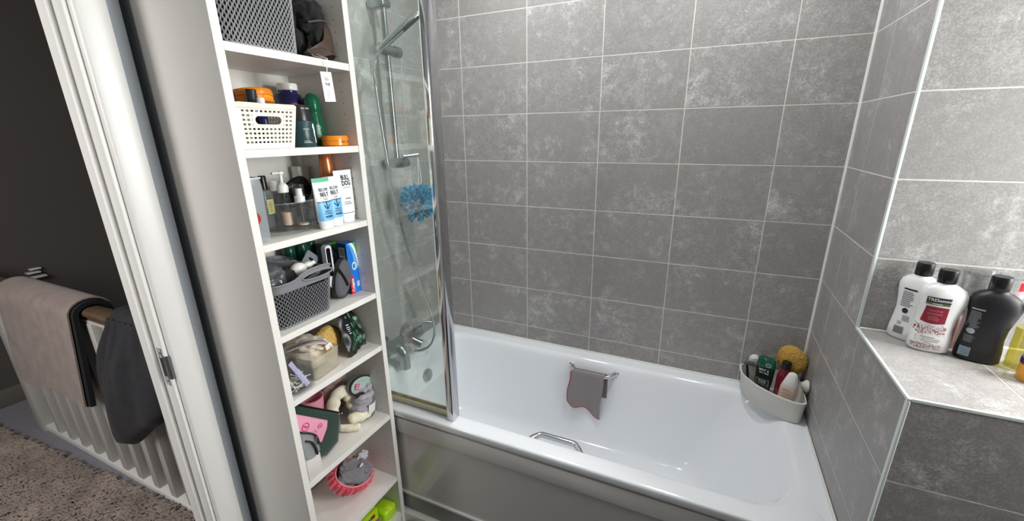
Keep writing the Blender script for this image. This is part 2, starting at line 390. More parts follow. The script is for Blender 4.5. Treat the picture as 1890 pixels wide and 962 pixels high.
lp = MB(); lp.loft([[(-.0085, DY - .0012, z), (.002, DY - .0012, z), (.0045, DY + .003, z), (.0045, DY + .0115, z), (.0025, DY + .0115, z), (.0005, DY + .001, z), (-.0085, DY + .001, z)] for z in (-1.122, -1.052)])
obj('strike_lip', lp, 'dull', dr, 30)
for z in (-1.131, -1.045):
    m_ = MB(); m_.lathe([(.0005, 0), (.004, 0), (.0035, .0008), (.0005, .0012)], 12, mtx=Matrix.Translation((-.019, DY - .0008, z)) @ Matrix.Rotation(PI / 2, 4, 'X')); obj('screw', m_, 'dull', dr)

# ------------------------------------------------------------------ bath
bt = thing('bathtub', 'white acrylic bathtub with rounded interior fitted between grey tiled walls', 'bathtub', (0, 0, 0))
K = 8
L = [rrect(.0, 1.6985, -.727, -.0015, .002, -2.0 + .475, K), rrect(.0, 1.6985, -.7335, -.0015, .002, RIM - .0305, K),
     rrect(.0, 1.6985, -.7365, -.0015, .002, RIM - .026, K), rrect(.0, 1.6985, -.7365, -.0015, .002, RIM - .008, K), rrect(.0, 1.6985, -.7350, -.0015, .003, RIM - .003, K), rrect(.0, 1.6985, -.7310, -.0015, .004, RIM, K)]
for x0, x1, y0, y1, r, z in ((.060, 1.640, -.678, -.055, .15, 0), (.068, 1.632, -.670, -.063, .15, -.0015), (.077, 1.622, -.662, -.072, .15, -.008), (.084, 1.612, -.655, -.080, .15, -.022),
    (.090, 1.598, -.648, -.087, .15, -.05), (.100, 1.560, -.636, -.100, .15, -.12), (.115, 1.510, -.622, -.115, .15, -.21), (.135, 1.455, -.605, -.135, .145, -.30), (.150, 1.425, -.594, -.147, .14, -.345), (.170, 1.400, -.580, -.162, .13, -.368), (.200, 1.365, -.560, -.182, .115, -.381), (.25, 1.31, -.53, -.215, .09, -.387)):
    L.append(rrect(x0, x1, y0, y1, r, RIM + z, K))
m_ = MB(); m_.loft(L, False, True); shell = obj('tub_shell', m_, 'acrylic', bt, 60)
m_ = MB()
for i in range(9):                         # raised anti-slip dots
    for j in range(7):
        m_.lathe([(.006, 0), (.005, .0012), (.001, .0016)], 8, (.34 + i * .03 + (j % 2) * .015, -.46 + j * .03, RIM - .3872))
obj('anti_slip_dots', m_, 'acrylic', bt, 30, kind='stuff')
m_ = MB()
m_.lathe([(.001, .012), (.024, .011), (.031, .007), (.033, 0)], 28, mtx=Matrix.Translation((.108, -.291, -1.637)) @ Matrix.Rotation(PI / 2 - .12, 4, 'Y'))
obj('overflow_plate', m_, 'dull', bt, 40)
obj('drain', MB().lathe([(.001, .004), (.02, .004), (.034, 0)], 24, (.30, -.37, RIM - .387)), 'chrome', bt, 40)
obj('sealant_bead', MB().tube([(.0, -.004, RIM + .002), (1.697, -.004, RIM + .002), (1.696, -.72, RIM + .002)], .005, 6), 'sealant', bt, 60)
def bow(x0, x1, y, z, s_, zr):
    """grip: two flared feet on the bath wall joined by a bar"""
    P = []
    for i in range(25):
        t_ = i / 24; k = min(1, min(t_, 1 - t_) / .22); e = math.sin(k * PI / 2)
        P.append((x0 + (x1 - x0) * t_, y + s_ * .045 * e, z + zr * e))
    return P
g = thing('grab_handle', 'curved chrome grab handle on the near inside wall of the bath', 'handle', (0, 0, 0))
m_ = MB().tube(bow(.800, 1.000, -.652, RIM - .043, 1, .012), [.0105 if 2 < i < 22 else .012 for i in range(25)], 12); obj('bar', m_, 'chrome', g, 60)
for x in (.800, 1.0): obj('mounting_foot', MB().ball((x, -.654, RIM - .043), (.018, .008, .014), 3), 'chrome', g, 60)
g = thing('grab_handle', 'chrome grab handle on the far bath wall, a grey cloth hanging over it', 'handle', (0, 0, 0))
m_ = MB().tube(bow(.792, .998, -.079, RIM - .040, -1, -.004), [.0085 if 2 < i < 22 else .011 for i in range(25)], 12); obj('bar', m_, 'chrome', g, 60)
for x in (.792, .998): obj('mounting_foot', MB().ball((x, -.0825, RIM - .040), (.016, .008, .013), 3), 'chrome', g, 60)
# cloth over the far handle
def weave_mat(name, a, b, s1, s2):
    m = mat(name, a, 0.9); n = m.node_tree.nodes; l = m.node_tree.links
    tc = n.new('ShaderNodeTexCoord'); w = n.new('ShaderNodeTexWave'); w.inputs['Scale'].default_value = s1; w.inputs['Distortion'].default_value = 1.0; w.inputs['Detail'].default_value = 1; w.inputs['Detail Scale'].default_value = s2
    w.bands_direction = 'Z'; mx = n.new('ShaderNodeMix'); mx.data_type = 'RGBA'; mx.inputs['A'].default_value = lin(a); mx.inputs['B'].default_value = lin(b)
    l.new(tc.outputs['Object'], w.inputs[0]); l.new(w.outputs['Fac'], mx.inputs['Factor']); l.new(mx.outputs['Result'], n['Principled BSDF'].inputs['Base Color'])
    k = n.new('ShaderNodeBump'); k.inputs['Strength'].default_value = .6; k.inputs['Distance'].default_value = .002; l.new(w.outputs['Fac'], k.inputs['Height']); l.new(k.outputs[0], n['Principled BSDF'].inputs['Normal'])
    return m
M['cloth'] = weave_mat('grey_red_weave', '#b0aaaa', '#716868', 120, 3)
M['redtrim'] = mat('red_hem', '#b3283a', 0.85)
def cf(u, v):
    """v: 0 back hem, .4 over the bar, 1 front hem"""
    hem = .205 - .055 * (1 - u) ** 1.2 * 1.0 + .012 * math.sin(u * 9)
    back = .13 + .012 * math.sin(u * 5)
    x = .806 + u * .150 - (.012 if v > .4 else 0) * (1 - u) * (v - .4) * 2 - .02 * u * max(0, v - .5)
    if v < .3:
        t_ = 1 - v / .3; return (x + .012, -.108 - .0 * t_, RIM - .044 - back * t_ + .0)
    if v < .5:
        a = (v - .3) / .2 * PI; return (x + .012 * (1 - (v - .3) / .2), -.124 + .0135 * math.cos(a), RIM - .044 + .0125 * math.sin(a))
    t_ = (v - .5) / .5
    return (x + .003 * math.sin(t_ * 7), -.1375 - .010 * math.sin(u * 6 + .6) * t_ - .004 * t_, RIM - .044 - hem * t_)
cl = thing('washcloth', 'small grey woven cloth with red hem hung over the far bath handle', 'cloth', (0, 0, 0))
obj('fabric', MB().grid(cf, 22, 50, .0022), 'cloth', cl, 60)
hm = MB().tube([cf(i / 22, 1) for i in range(23)], .0032, 6); hm.tube([cf(0, .5 + i / 40) for i in range(21)], .0032, 6)
obj('hem', hm, 'redtrim', cl, 60, label='dark red stitched hem')

# bath panel
bp = thing('bath_surround', 'glossy pale grey bath side panel under the near rim of the bath', 'panel', (0, 0, 0))
pc = MB().box((.0, -.722, -1.597), (1.6985, -.70, -1.893)); obj('centre_panel', pc, 'panel', bp)
obj('top_rail', MB().box((.0, -.730, -1.597), (1.6985, -.70, -1.531), .002), 'rail', bp)
obj('shadow_gap', MB().box((.0, -.712, -1.531), (1.6985, -.70, -1.521)), 'hole', bp)
obj('lower_rail', MB().box((.0, -.729, -1.904), (1.6985, -.70, -1.893), .002), 'rail', bp)
obj('plinth', MB().box((.0, -.726, -1.957), (1.6985, -.70, -1.904), .001).box((.0, -.720, -1.985), (1.6985, -.70, -1.957)), 'plinth', bp)
obj('skirting_strip', MB().box((.0, -.745, -2.04), (1.6985, -.70, -1.986), .003), 'rail', bp)

# ------------------------------------------------------------------ shower screen
ss = thing('shower_screen', 'clear glass shower screen with polished upright edge standing on the bath rim', 'shower screen', (0, 0, 0))
ZT = .30; SY = -.690
gl = obj('glass_pane', MB().box((.012, SY - .003, RIM + .030), (.512, SY + .003, ZT)), 'glass', ss)
mb = MB().box((.508, -.711, RIM + .002), (.5345, -.669, ZT + .005), .002)
obj('edge_post', mb, 'steel', ss)
obj('post_bead', MB().box((.503, -.699, RIM + .004), (.5085, -.681, ZT), .0005), 'dull', ss)
obj('wall_channel', MB().box((.0, SY - .015, RIM + .004), (.03, SY + .015, ZT), .001), 'steel', ss)
M['seal'] = clear('yellowed_seal', '#dbd8c6', .30, '#b5b096', .15, .1)
M['seal2'] = mat('seal_grime', '#8d7f58', .5, var=.4, vs=25)
obj('bottom_seal', MB().box((.012, SY - .006, RIM + .003), (.508, SY + .006, RIM + .032), .001), 'seal', ss)
obj('seal_lip', MB().box((.012, SY - .0075, RIM + .032), (.508, SY + .0075, RIM + .037), .001), 'seal2', ss)

# ------------------------------------------------------------------ shower fittings on the end wall
sr = thing('shower_riser_rail', 'chrome shower riser rail with slider on the tiled end wall', 'shower rail', (0, 0, 0))
RY = -.318
obj('rail_tube', MB().tube([(.062, RY, -.005), (.062, RY, -.60)], .011, 16), 'dull', sr, 60)
for z in (-.005, -.60):
    m_ = MB().box((.0, RY - .026, z - .014), (.082, RY + .026, z + .014), .009); obj('wall_bracket', m_, 'dull', sr, 60)
m_ = MB(); mx = Matrix.Translation((.062, RY - .045, -.166)) @ Matrix.Rotation(-PI / 2, 4, 'X'); m_.lathe([(.008, 0), (.020, .001), (.022, .01), (.022, .05), (.019, .052), (.019, .085), (.022, .087), (.022, .115), (.018, .118)], 20, mtx=mx)
obj('slider', m_, 'dull', sr, 40)
m_ = MB(); mx = Matrix.Translation((.075, RY - .05, -.60)) @ Matrix.Rotation(-PI / 2, 4, 'X'); m_.lathe([(.008, 0), (.018, .001), (.020, .02), (.020, .095), (.016, .1)], 20, mtx=mx)
m_.tube([(.08, RY + .02, -.575), (.12, RY + .075, -.568)], .007, 10)
obj('soap_hook', m_, 'dull', sr, 40)
sh = thing('hand_shower', 'slim chrome stick shower handset resting in the rail slider', 'shower head', (0, 0, 0))
A, B = Vector((.092, RY - .085, -.182)), Vector((.235, RY - .012, -.058))
pts = [A + (B - A) * t_ for t_ in (0, .1, .12, .5, .98, 1)]
obj('handset', MB().tube(pts, [.010, .011, .0135, .0145, .0155, .012], 16), 'chrome', sh, 45)
dn = (B - A).normalized(); sd = Vector((.15, -.5, -.85)); sd = (sd - dn * sd.dot(dn)).normalized()
m_ = MB(); bb_ = dn.cross(sd); q0, q1 = A + (B - A) * .58 + sd * .0135, A + (B - A) * .95 + sd * .0140
m_.add([q0 - bb_ * .006, q0 + bb_ * .006, q1 + bb_ * .006, q1 - bb_ * .006, q0 - bb_ * .006 + sd * .003, q0 + bb_ * .006 + sd * .003, q1 + bb_ * .006 + sd * .003, q1 - bb_ * .006 + sd * .003], [(0, 1, 2, 3), (4, 5, 6, 7), (0, 1, 5, 4), (1, 2, 6, 5), (2, 3, 7, 6), (3, 0, 4, 7)])
obj('spray_face', m_, 'black', sh)
HP = [(.092, -.408, -.195), (.098, -.445, -.26), (.102, -.445, -.40), (.107, -.425, -.64), (.112, -.385, -.88), (.12, -.31, -1.13), (.125, -.252, -1.30), (.125, -.228, -1.41), (.122, -.262, -1.475), (.115, -.33, -1.478), (.10, -.385, -1.452), (.085, -.40, -1.425)]
def spline(P, n=12):
    P = [Vector(p) for p in P]; out = []
    for i in range(len(P) - 1):
        a, b, c, d = P[max(i - 1, 0)], P[i], P[i + 1], P[min(i + 2, len(P) - 1)]
        for k in range(n):
            t_ = k / n; out.append(0.5 * ((2 * b) + (c - a) * t_ + (2 * a - 5 * b + 4 * c - d) * t_ ** 2 + (3 * b - a - 3 * c + d) * t_ ** 3))
    out.append(P[-1]); return out
hs = tag(obj('shower_hose', MB().tube(spline(HP, 50), [.0065 if i % 2 else .0052 for i in range(551)], 8), 'chrome', None, 70), 'flexible ribbed chrome shower hose looping down to the bath tap', 'hose')
tp = thing('bath_tap', 'chrome bath shower mixer tap with lever on the tiled end wall', 'tap', (0, 0, 0))
obj('valve_body', MB().tube([(.075, -.475, -1.405), (.075, -.285, -1.405)], .026, 20), 'dull', tp, 50)
for y in (-.455, -.305):
    m_ = MB(); m_.lathe([(.034, 0), (.034, .008), (.018, .014), (.018, .075)], 20, mtx=Matrix.Translation((.0, y, -1.405)) @ Matrix.Rotation(PI / 2, 4, 'Y')); obj('wall_flange', m_, 'dull', tp, 40)
obj('spout', MB().tube(spline([(.080, -.462, -1.405), (.105, -.465, -1.408), (.122, -.466, -1.428), (.124, -.466, -1.495)], 6), .025, 16), 'dull', tp, 50)
m_ = MB().tube([(.075, -.30, -1.40), (.078, -.30, -1.365)], .024, 18); m_.tube(spline([(.078, -.30, -1.36), (.10, -.285, -1.352), (.135, -.262, -1.356)], 5), [.018] + [.009] * 10, 12)
obj('lever', m_, 'dull', tp, 50)
obj('diverter', MB().tube([(.085, -.365, -1.405), (.135, -.35, -1.43)], [.016, .019], 16), 'dull', tp, 50)
obj('hose_outlet', MB().tube([(.08, -.398, -1.41), (.088, -.40, -1.445)], .011, 12), 'dull', tp, 50)

# bath puff
M['puff'] = mat('blue_netting', '#1f8fb8', .6, var=.35, vs=60, bump=.6, bs=500, sheen=.3)
rn = random.Random(3); pf = thing('bath_puff', 'turquoise mesh bath puff hanging by cord from the shower rail', 'bath puff', (.125, -.275, -.765))
m_ = MB()
for k in range(70):
    d = Vector((rn.gauss(0, 1), rn.gauss(0, 1), rn.gauss(0, 1))).normalized(); q = d.to_track_quat('Z', 'Y').to_matrix().to_4x4()
    ph = rn.uniform(0, 6.28); R0 = rn.uniform(.026, .038); n_ = rn.choice((5, 6, 7)); hgt = rn.uniform(.012, .026); cen = Vector((d.x * .052, d.y * .070 - .004, d.z * .060 - (.01 if abs(d.y) < .4 else 0)))
    loops = []
    for i in range(5):
        t_ = i / 4; r = R0 * (.2 + .8 * t_)
        loops.append([(r * math.cos(a) * (1 + .15 * math.sin(n_ * a + ph)), r * math.sin(a), -.02 + hgt * t_ * (1 + .9 * math.sin(n_ * a + ph) * t_)) for a in [2 * PI * j / 28 for j in range(28)]])
    m_.loft(loops, False, False, True, Matrix.Translation(cen) @ q)
obj('netting', m_, 'puff', pf, 80)
obj('cord', MB().tube([(-.01, .03, .195), (.0, .012, .10), (0, 0, .03)], .0012, 5).tube([(-.01, .03, .195), (.005, .025, .09), (0, 0, .03)], .0012, 5), 'whiteplastic', pf)

# ------------------------------------------------------------------ tall bookcase
bc = thing('bookcase', 'tall narrow white open bookcase filled with toiletries beside the bath', 'bookcase', (0, 0, 0))
BX0, BX1 = .012, .285; Y0, Y1 = -1.147, -.7415; T = .019
obj('side_panel', MB().box((BX0, Y0, -2.04), (BX1, Y0 + .0205, .02), .0007), 'laminate', bc)
obj('side_panel', MB().box((BX0, Y1 - .0205, -2.04), (BX1, Y1, .02), .0007), 'laminate', bc)
SH = [-.288, -.518, -.750, -1.004, -1.204, -1.497, -1.790]
for z in SH + [-1.975, 0.0]:
    obj('shelf', MB().box((BX0 + .012, Y0 + .021, z - T), (BX1 - .001, Y1 - .021, z), .0006), 'laminate', bc)
obj('back_panel', MB().box((BX0 + .008, Y0 + .018, -2.03), (BX0 + .011, Y1 - .018, .0)), 'laminate', bc)
obj('plinth', MB().box((BX1 - .022, Y0 + .021, -2.04), (BX1 - .006, Y1 - .021, -1.994)), 'laminate', bc)
m_ = MB()
for x in (.245, .07):
    for k in range(58):
        m_.lathe([(.0001, 0), (.0018, 0)], 6, c0=False, mtx=Matrix.Translation((x, Y1 - .0208, -1.93 + k * .032)) @ Matrix.Rotation(PI / 2, 4, 'X'))
obj('pin_holes', m_, 'hole', bc, kind='stuff')

# ------------------------------------------------------------------ landing
M['carpet'] = mat('grey_carpet', '#86858c', .95, var=.22, vs=260, bump=.8, bs=350)
M['lwall'] = mat('taupe_wall', '#544e4a', .85, bump=.1, bs=200)
M['lskirt'] = mat('landing_skirting', '#6a655f', .6)
M['satin'] = mat('cream_satin_paint', '#b9b6b0', .38)
M['handrail'] = mat('varnished_handrail', '#64503e', .2, var=.12, vs=18, coat=.4)
struct('floor_landing', MB().box((-2.6, -1.085, -2.09), (-.05, -2.95, -2.04)).box((-2.6, -1.085, -2.09), (-2.02, -.2, -2.04)), 'carpet')
LXW = -2.47
struct('wall_landing_far', MB().box((LXW, .2, -2.3), (LXW - .1, -2.95, CE)), 'lwall')
struct('wall_landing_side', MB().box((LXW, .1, -3.0), (-.1, .2, CE)), 'lwall')
struct('wall_landing_front', MB().box((LXW, -2.95, -2.04), (-.1, -3.05, CE)), 'lwall')
struct('wall_landing_bath', MB().box((-.102, .1, -3.0), (-.1035, -1.19, CE)).box((-.102, -2.10, -2.04), (-.1035, -2.95, CE)).box((-.102, -1.19, .02), (-.1035, -2.1, CE)), 'lwall')
struct('baseboard_landing', MB().box((LXW, .1, -2.04), (LXW + .016, -2.95, -1.93), .004), 'lskirt')
struct('floor_stair', MB().box((-2.05, -1.03, -3.05), (-.1, .1, -3.0)), 'lwall')
ba = thing('balustrade', 'cream painted stair balustrade with varnished handrail on the landing', 'balustrade', (0, 0, 0))
BYc = -1.055
obj('handrail', MB().loft([[(x, BYc - .034, -1.180), (x, BYc - .036, -1.168), (x, BYc - .029, -1.156), (x, BYc - .015, -1.150), (x, BYc + .015, -1.150), (x, BYc + .029, -1.156), (x, BYc + .036, -1.168), (x, BYc + .034, -1.180), (x, BYc + .022, -1.186), (x, BYc + .022, -1.203), (x, BYc - .022, -1.203), (x, BYc - .022, -1.186)] for x in (-2.35, -.50)]), 'handrail', ba, 30)
obj('infill_rail', MB().box((-2.3, BYc - .026, -1.216), (-.50, BYc + .026, -1.203), .003), 'satin', ba)
obj('base_rail', MB().box((-1.92, BYc - .034, -2.04), (-.50, BYc + .034, -2.005), .004), 'white', ba)
obj('newel_post', MB().box((-2.0, BYc - .043, -2.04), (-1.914, BYc + .043, -1.20), .004), 'satin', ba)
bal = None
for k in range(10):
    if bal is None:
        bal = obj('baluster', MB().box((-.021, -.030, -2.008), (.021, .030, -1.214), .003), 'satin', ba); bal.location = (-1.765, BYc, 0)
    else:
        c = bal.copy(); C.objects.link(c); c.location = (-1.765 + .1315 * k, BYc, 0)
ob = thing('wall_bracket', 'small pale moulded bracket on the dark landing wall above the handrail', 'bracket', (LXW, -.775, -1.285))
for k, (y, z, w) in enumerate(((.01, .035, .05), (-.005, .015, .06), (.012, -.012, .06))):
    obj('moulding', MB().box((0, y - w / 2, z - .005), (.03 + .012 * k, y + w / 2, z + .005), .002), 'white', ob)
# bath mat over the handrail
M['taupe'] = mat('taupe_towelling', '#8f8079', .95, var=.16, vs=14, bump=.5, bs=500, sheen=.2)
M['pile'] = mat('black_pile', '#121418', .95, bump=1.0, bs=500)
def matf(off, x0t, x1t, x0b, x1b):
    def fn(u, v):
        if v < .28: t_ = 1 - v / .28; a = None; y = BYc + .045 + off; z = -1.175 - .36 * t_
        elif v < .5: a = (v - .28) / .22 * PI; y = BYc + (.045 + off) * math.cos(a); z = -1.175 + (.032 + off) * math.sin(a)
        else: t_ = (v - .5) / .5; y = BYc - .045 - off - .025 * t_ - .006 * math.sin(u * 8) * t_; z = -1.175 - (.435 - .03 * u + .008 * math.sin(u * 9)) * t_
        k = max(0, (v - .5) * 2); return (x0t + (x0b - x0t) * k + (x1t - x0t + (x1b - x0b - x1t + x0t) * k) * u, y, z)
    return fn
tm = thing('bath_mat', 'taupe bath mat with black backing draped over the landing handrail', 'mat', (0, 0, 0))
obj('towelling', MB().grid(matf(.024, -1.690, -1.00, -1.715, -1.035), 16, 50, .006), 'taupe', tm, 60)
obj('backing', MB().grid(matf(.002, -1.694, -.978, -1.719, -1.006), 16, 50, .017), 'pile', tm, 60)
ew = matf(.019, -1.692, -1.0, -1.717, -1.035)
obj('edge_binding', MB().tube([ew(0, .25 + .75 * i / 40) for i in range(41)] + [ew(i / 16, 1) for i in range(17)], .005, 6), 'pile', tm, 60)
# dark leggings over the handrail
M['jersey'] = mat('charcoal_jersey', '#232226', .85, var=.18, vs=30, bump=.25, bs=300, sheen=.05)
def leg(u, v):
    x = -.735 + (.22) * u
    w = min(1, v / .8); x += (-.20 * (1 - u) ** 1.2 + .04 * u) * math.sin(w * PI / 2) ** 1.3
    zb = -1.672 + .36 * abs(u - .36) ** 1.35 + .010 * math.sin(u * 11)
    z = -1.140 + (zb + 1.140) * v
    if v < .06: z = -1.140 - .3 * v
    y = BYc - .042 - .075 * math.sin(min(1, v * 1.35) * PI / 2) * (1 - (2 * u - 1) ** 4) - .020 * math.sin(u * 11 + 2.5 * v + 1) * min(1, v * 3) * (1 - .4 * v) - .006 * math.sin(u * 34 - v * 2) * (1 - v)
    if v > .93: y += .04 * (v - .93) / .07
    return (x, y, z)
lg = thing('leggings', 'charcoal jersey leggings hung in folds over the landing handrail', 'clothing', (0, 0, 0))
m_ = MB().grid(leg, 40, 44, .008)
m_.grid(lambda u, v: (-.735 + .22 * u, BYc + .040 * math.cos(v * PI), -1.150 + .034 * math.sin(v * PI) + .003 * math.sin(u * 25) - (.10 if v < .01 else 0)), 30, 14, .006)
obj('fabric', m_, 'jersey', lg, 70)
# shaggy rug
M['yarn'] = mat('brown_yarn', '#93867c', .9, var=.30, vs=9, sheen=.2)
rg = thing('shaggy_rug', 'shaggy brown looped rug on the grey landing carpet', 'rug', (0, 0, -2.04))
RA = math.radians(3.6)                       # the rug lies a little askew
def rugp(a, b): return (-2.30 + a * math.cos(RA) - b * math.sin(-RA) * -1, -1.222 + a * math.sin(RA) - b * math.cos(RA))
cs = [rugp(0, 0), rugp(2.05, 0), rugp(2.05, .95), rugp(0, .95)]
m_ = MB(); m_.loft([[(x, y, z) for x, y in cs] for z in (.001, .010)]); obj('backing', m_, 'yarn', rg)
rn = random.Random(11); vs, fs = [], []
for k in range(30000):
    a = rn.uniform(0, 2.05); b = rn.random() ** 1.3 * .95
    sq = .74 * a + .67 * b; row = round(sq / .030) * .030; b2 = b + (row - sq) * 1.35 + rn.gauss(0, .006) + .012 * noise.noise(Vector((a * 9, b * 9, 3)))
    if b2 < -.012 or b2 > .95: continue
    if a > 1.2 and b2 > .6: continue
    x, y = rugp(a, b2); ang = .84 + rn.gauss(0, .38) + .5 * noise.noise(Vector((a * 11, b * 11, 0))); ln = rn.uniform(.020, .038); hh = rn.uniform(.014, .026) + .006 * noise.noise(Vector((x * 9, y * 9, 0)))
    dx, dy = math.cos(ang), math.sin(ang); w = rn.uniform(.0026, .0042); o = len(vs); cv = rn.uniform(-.35, .35)
    for i, (f, zz) in enumerate(((0, .006), (.28, hh), (.68, hh * 1.05), (1, hh * .45))):
        px = x + (dx * f - dy * cv * f * f) * ln; py = y + (dy * f + dx * cv * f * f) * ln; ww = w * (1, 1.15, 1, .5)[i]
        vs += [(px - dy * ww, py + dx * ww, zz - ww * .5), (px, py, zz + ww), (px + dy * ww, py - dx * ww, zz - ww * .5)]
    for i in range(3):
        q = o + i * 3; fs += [(q, q + 1, q + 4, q + 3), (q + 1, q + 2, q + 5, q + 4)]
    fs.append((o + 9, o + 10, o + 11))
me = bpy.data.meshes.new('pile'); me.from_pydata(vs, [], fs); me.polygons.foreach_set('use_smooth', [True] * len(fs)); me.materials.append(M['yarn'])
po = bpy.data.objects.new('pile', me); C.objects.link(po); po.parent = rg; po['kind'] = 'stuff'
# ------------------------------------------------------------------ things on the bookcase shelves
R9 = PI / 2                                # front of a thing (its -Y) looks out of the bookcase
def shelf_thing(name, label, cat, x, y, z, group=None, turn=0.0, rot=None):
    return thing(name, label, cat, (x, y, z + .0004), R9 + turn, group, rot)
def px(m, col, **k): M[m] = mat(m, col, **k); return m
px('knit_grey', '#8f8f90', rough=.55); px('knit_shadow', '#3c3d3f', rough=.8); px('knit_mid', '#7c7c80', rough=.55)
px('inner_shadow', '#1e1e20', rough=.9)  # near-black that stands for the shade inside the small basket
def rring(w, d, r, n):
    """n points evenly spaced round a rounded rectangle, with outward normals"""
    seg = [(w - r, -d, 1, 0, 2 * (w - r))]; P = []
    tot = 4 * (w - r) + 4 * (d - r) + 2 * PI * r; out = []
    for i in range(n):
        s = tot * i / n
        for ln, k in ((2 * (w - r), 0), (PI * r / 2, 1), (2 * (d - r), 2), (PI * r / 2, 3), (2 * (w - r), 4), (PI * r / 2, 5), (2 * (d - r), 6), (PI * r / 2, 7)):
            if s <= ln: break
            s -= ln
        a = s / r if r else 0
        if k == 0: p = (-(w - r) + s, -d, 0, -1)
        elif k == 1: p = (w - r + r * math.sin(a), -(d - r) - r * math.cos(a), math.sin(a), -math.cos(a))
        elif k == 2: p = (w, -(d - r) + s, 1, 0)
        elif k == 3: p = (w - r + r * math.cos(a), d - r + r * math.sin(a), math.cos(a), math.sin(a))
        elif k == 4: p = (w - r - s, d, 0, 1)
        elif k == 5: p = (-(w - r) - r * math.sin(a), d - r + r * math.cos(a), -math.sin(a), math.cos(a))
        elif k == 6: p = (-w, d - r - s, -1, 0)
        else: p = (-(w - r) - r * math.cos(a), -(d - r) - r * math.sin(a), -math.cos(a), -math.sin(a))
        out.append(p)
    return out
def woven(t, w, d, r, h0, hf, flare, n, rowh, rad, m, hole=None):
    """wavy strands that touch their neighbours, like knitted plastic; hf(x, y) is the top height"""
    ring = rring(w, d, r, n); pitch = math.hypot(ring[1][0] - ring[0][0], ring[1][1] - ring[0][1]); mb = MB()
    for i, (x, y, nx, ny) in enumerate(ring):
        tx, ty = -ny, nx; run = []; z = h0; k = 0; top = hf(x, y)
        while z <= top:
            ph = (k + (2 if i % 2 else 0)) % 4; off = (-.9, -.15, .55, 1)[ph] * pitch * .37; fl = 1 + flare * z
            pt_ = (x * fl + tx * off, y * fl + ty * off, z)
            if hole and y < -d * .8 and ((pt_[0] - hole[0]) / (hole[2] + .006)) ** 2 + ((z - hole[1]) / (hole[3] + .006)) ** 2 < 1:
                if len(run) > 1: mb.tube(run, rad, 4, False)
                run = []
            else: run.append(pt_)
            z += rowh / 2; k += 1
        if len(run) > 1: mb.tube(run, rad, 4, False)
    return obj('woven_wall', mb, m, t, 180)
# --- top shelf
t = shelf_thing('storage_basket', 'large grey knitted-look storage basket on the highest visible shelf', 'basket', .165, -1.012, -.288)
woven(t, .100, .105, .030, .004, lambda x, y: .20, 1*.35, 150, .0082, .0018, 'knit_grey')
obj('base', MB().loft([rrect(-.100, .100, -.105, .105, .030, z) for z in (0, .006)]), 'knit_grey', t)
obj('inner_shadow', MB().loft([rrect(-.096 * f, .096 * f, -.101 * f, .101 * f, .028, z) for z, f in ((.003, 1), (.20, 1.07))], True, True), 'knit_shadow', t)  # closed dark body painted as the shade seen through the strands
obj('rim', MB().tube([(x * 1.07, y * 1.07, .20) for x, y, _, _ in rring(.1, .105, .03, 60)], .004, 8, closed=True), 'knit_grey', t, 60)
px('brown_leather', '#4d3c33', rough=.6, var=.15, vs=25); px('black_cloth', '#141317', rough=.85, var=.2, vs=30, sheen=.2)
t = shelf_thing('strappy_bag', 'folded black fabric bag with brown leather straps and a paper tag', 'bag', .15, -.822, -.288)
def lump(c, r, amp=.18, fr=2.0, seed=0.0, sub=4):
    return dict(c=c, r=r, sub=sub, disp=lambda v: 1 + amp * noise.noise(v * fr + Vector((seed, seed * 2, 0))) + amp * .4 * noise.noise(v * fr * 2.7 + Vector((seed, 0, 3))))
m_ = MB(); m_.ball(**lump((-.01, .02, .075), (.052, .055, .075), .3, 2.2, 1)); m_.ball(**lump((.022, -.035, .125), (.038, .05, .045), .3, 2.0, 4)); m_.ball(**lump((.03, -.055, .082), (.02, .022, .050), .25, 2.2, 6))
obj('fabric', m_, 'black_cloth', t, 180)
def strap(P, w, th, up=(0, 0, 1)):
    P = spline(P, 8); lo = []
    for i, p in enumerate(P):
        tg = (P[min(i + 1, len(P) - 1)] - P[max(i - 1, 0)]).normalized(); sd = tg.cross(Vector(up)).normalized(); nn = sd.cross(tg)
        lo.append([tuple(p + sd * a * w / 2 + nn * b * th / 2) for a, b in ((-1, -1), (1, -1), (1, 1), (-1, 1))])
    return MB().loft(lo)
obj('strap', strap([(-.03, -.075, .006), (.01, -.085, .032), (.035, -.085, .050), (.052, -.075, .095), (.045, -.05, .11)], .034, .004, (.2, -1, .3)), 'brown_leather', t, 50)
obj('strap', strap([(.046, -.02, .004), (.044, -.07, .02), (.02, -.10, .03), (-.04, -.10, .012)], .036, .004, (0, -.6, 1)), 'brown_leather', t, 50)
obj('strap', strap([(-.01, -.07, .10), (.02, -.083, .108), (.04, -.082, .108)], .012, .004), 'brown_leather', t, 50)
px('paper', '#e6e4df', rough=.7)
tg = shelf_thing('swing_tag', 'white folded paper tag hanging on string over the front of the shelf', 'tag', .297, -.862, -.358)
a_ = Matrix.Rotation(-.06, 4, 'Y')
obj('card', MB().box((-.020, -.0006, -.040), (.018, .0006, .036), .0002, a_), 'paper', tg)
obj('back_leaf', MB().box((-.010, .004, -.040), (.026, .0048, .034), .0002, Matrix.Rotation(-.13, 4, 'Y') @ Matrix.Rotation(.25, 4, 'Z')), 'paper', tg)
obj('string', MB().tube([(0, -.001, .030), (.004, -.001, .07), (-.004, .035, .077), (.012, .07, .098)], .0008, 5).tube([(0, -.001, .030), (.010, 0, .071), (.012, .03, .080), (.022, .07, .10)], .0008, 5), 'paper', tg)
fm = flat((-.002, -.0009, 0), (1, 0, 0.06), (-.06, 0, 1)); lt = MB()
text(lt, 'THE', .0105, fm, 0, .004, .9, bold=.01); lines(lt, fm, -.008, .008, .014, .022, 2, .3); lines(lt, fm, -.008, .006, -.032, -.006, 5, .12)
obj('lettering', lt, 'ink', tg)

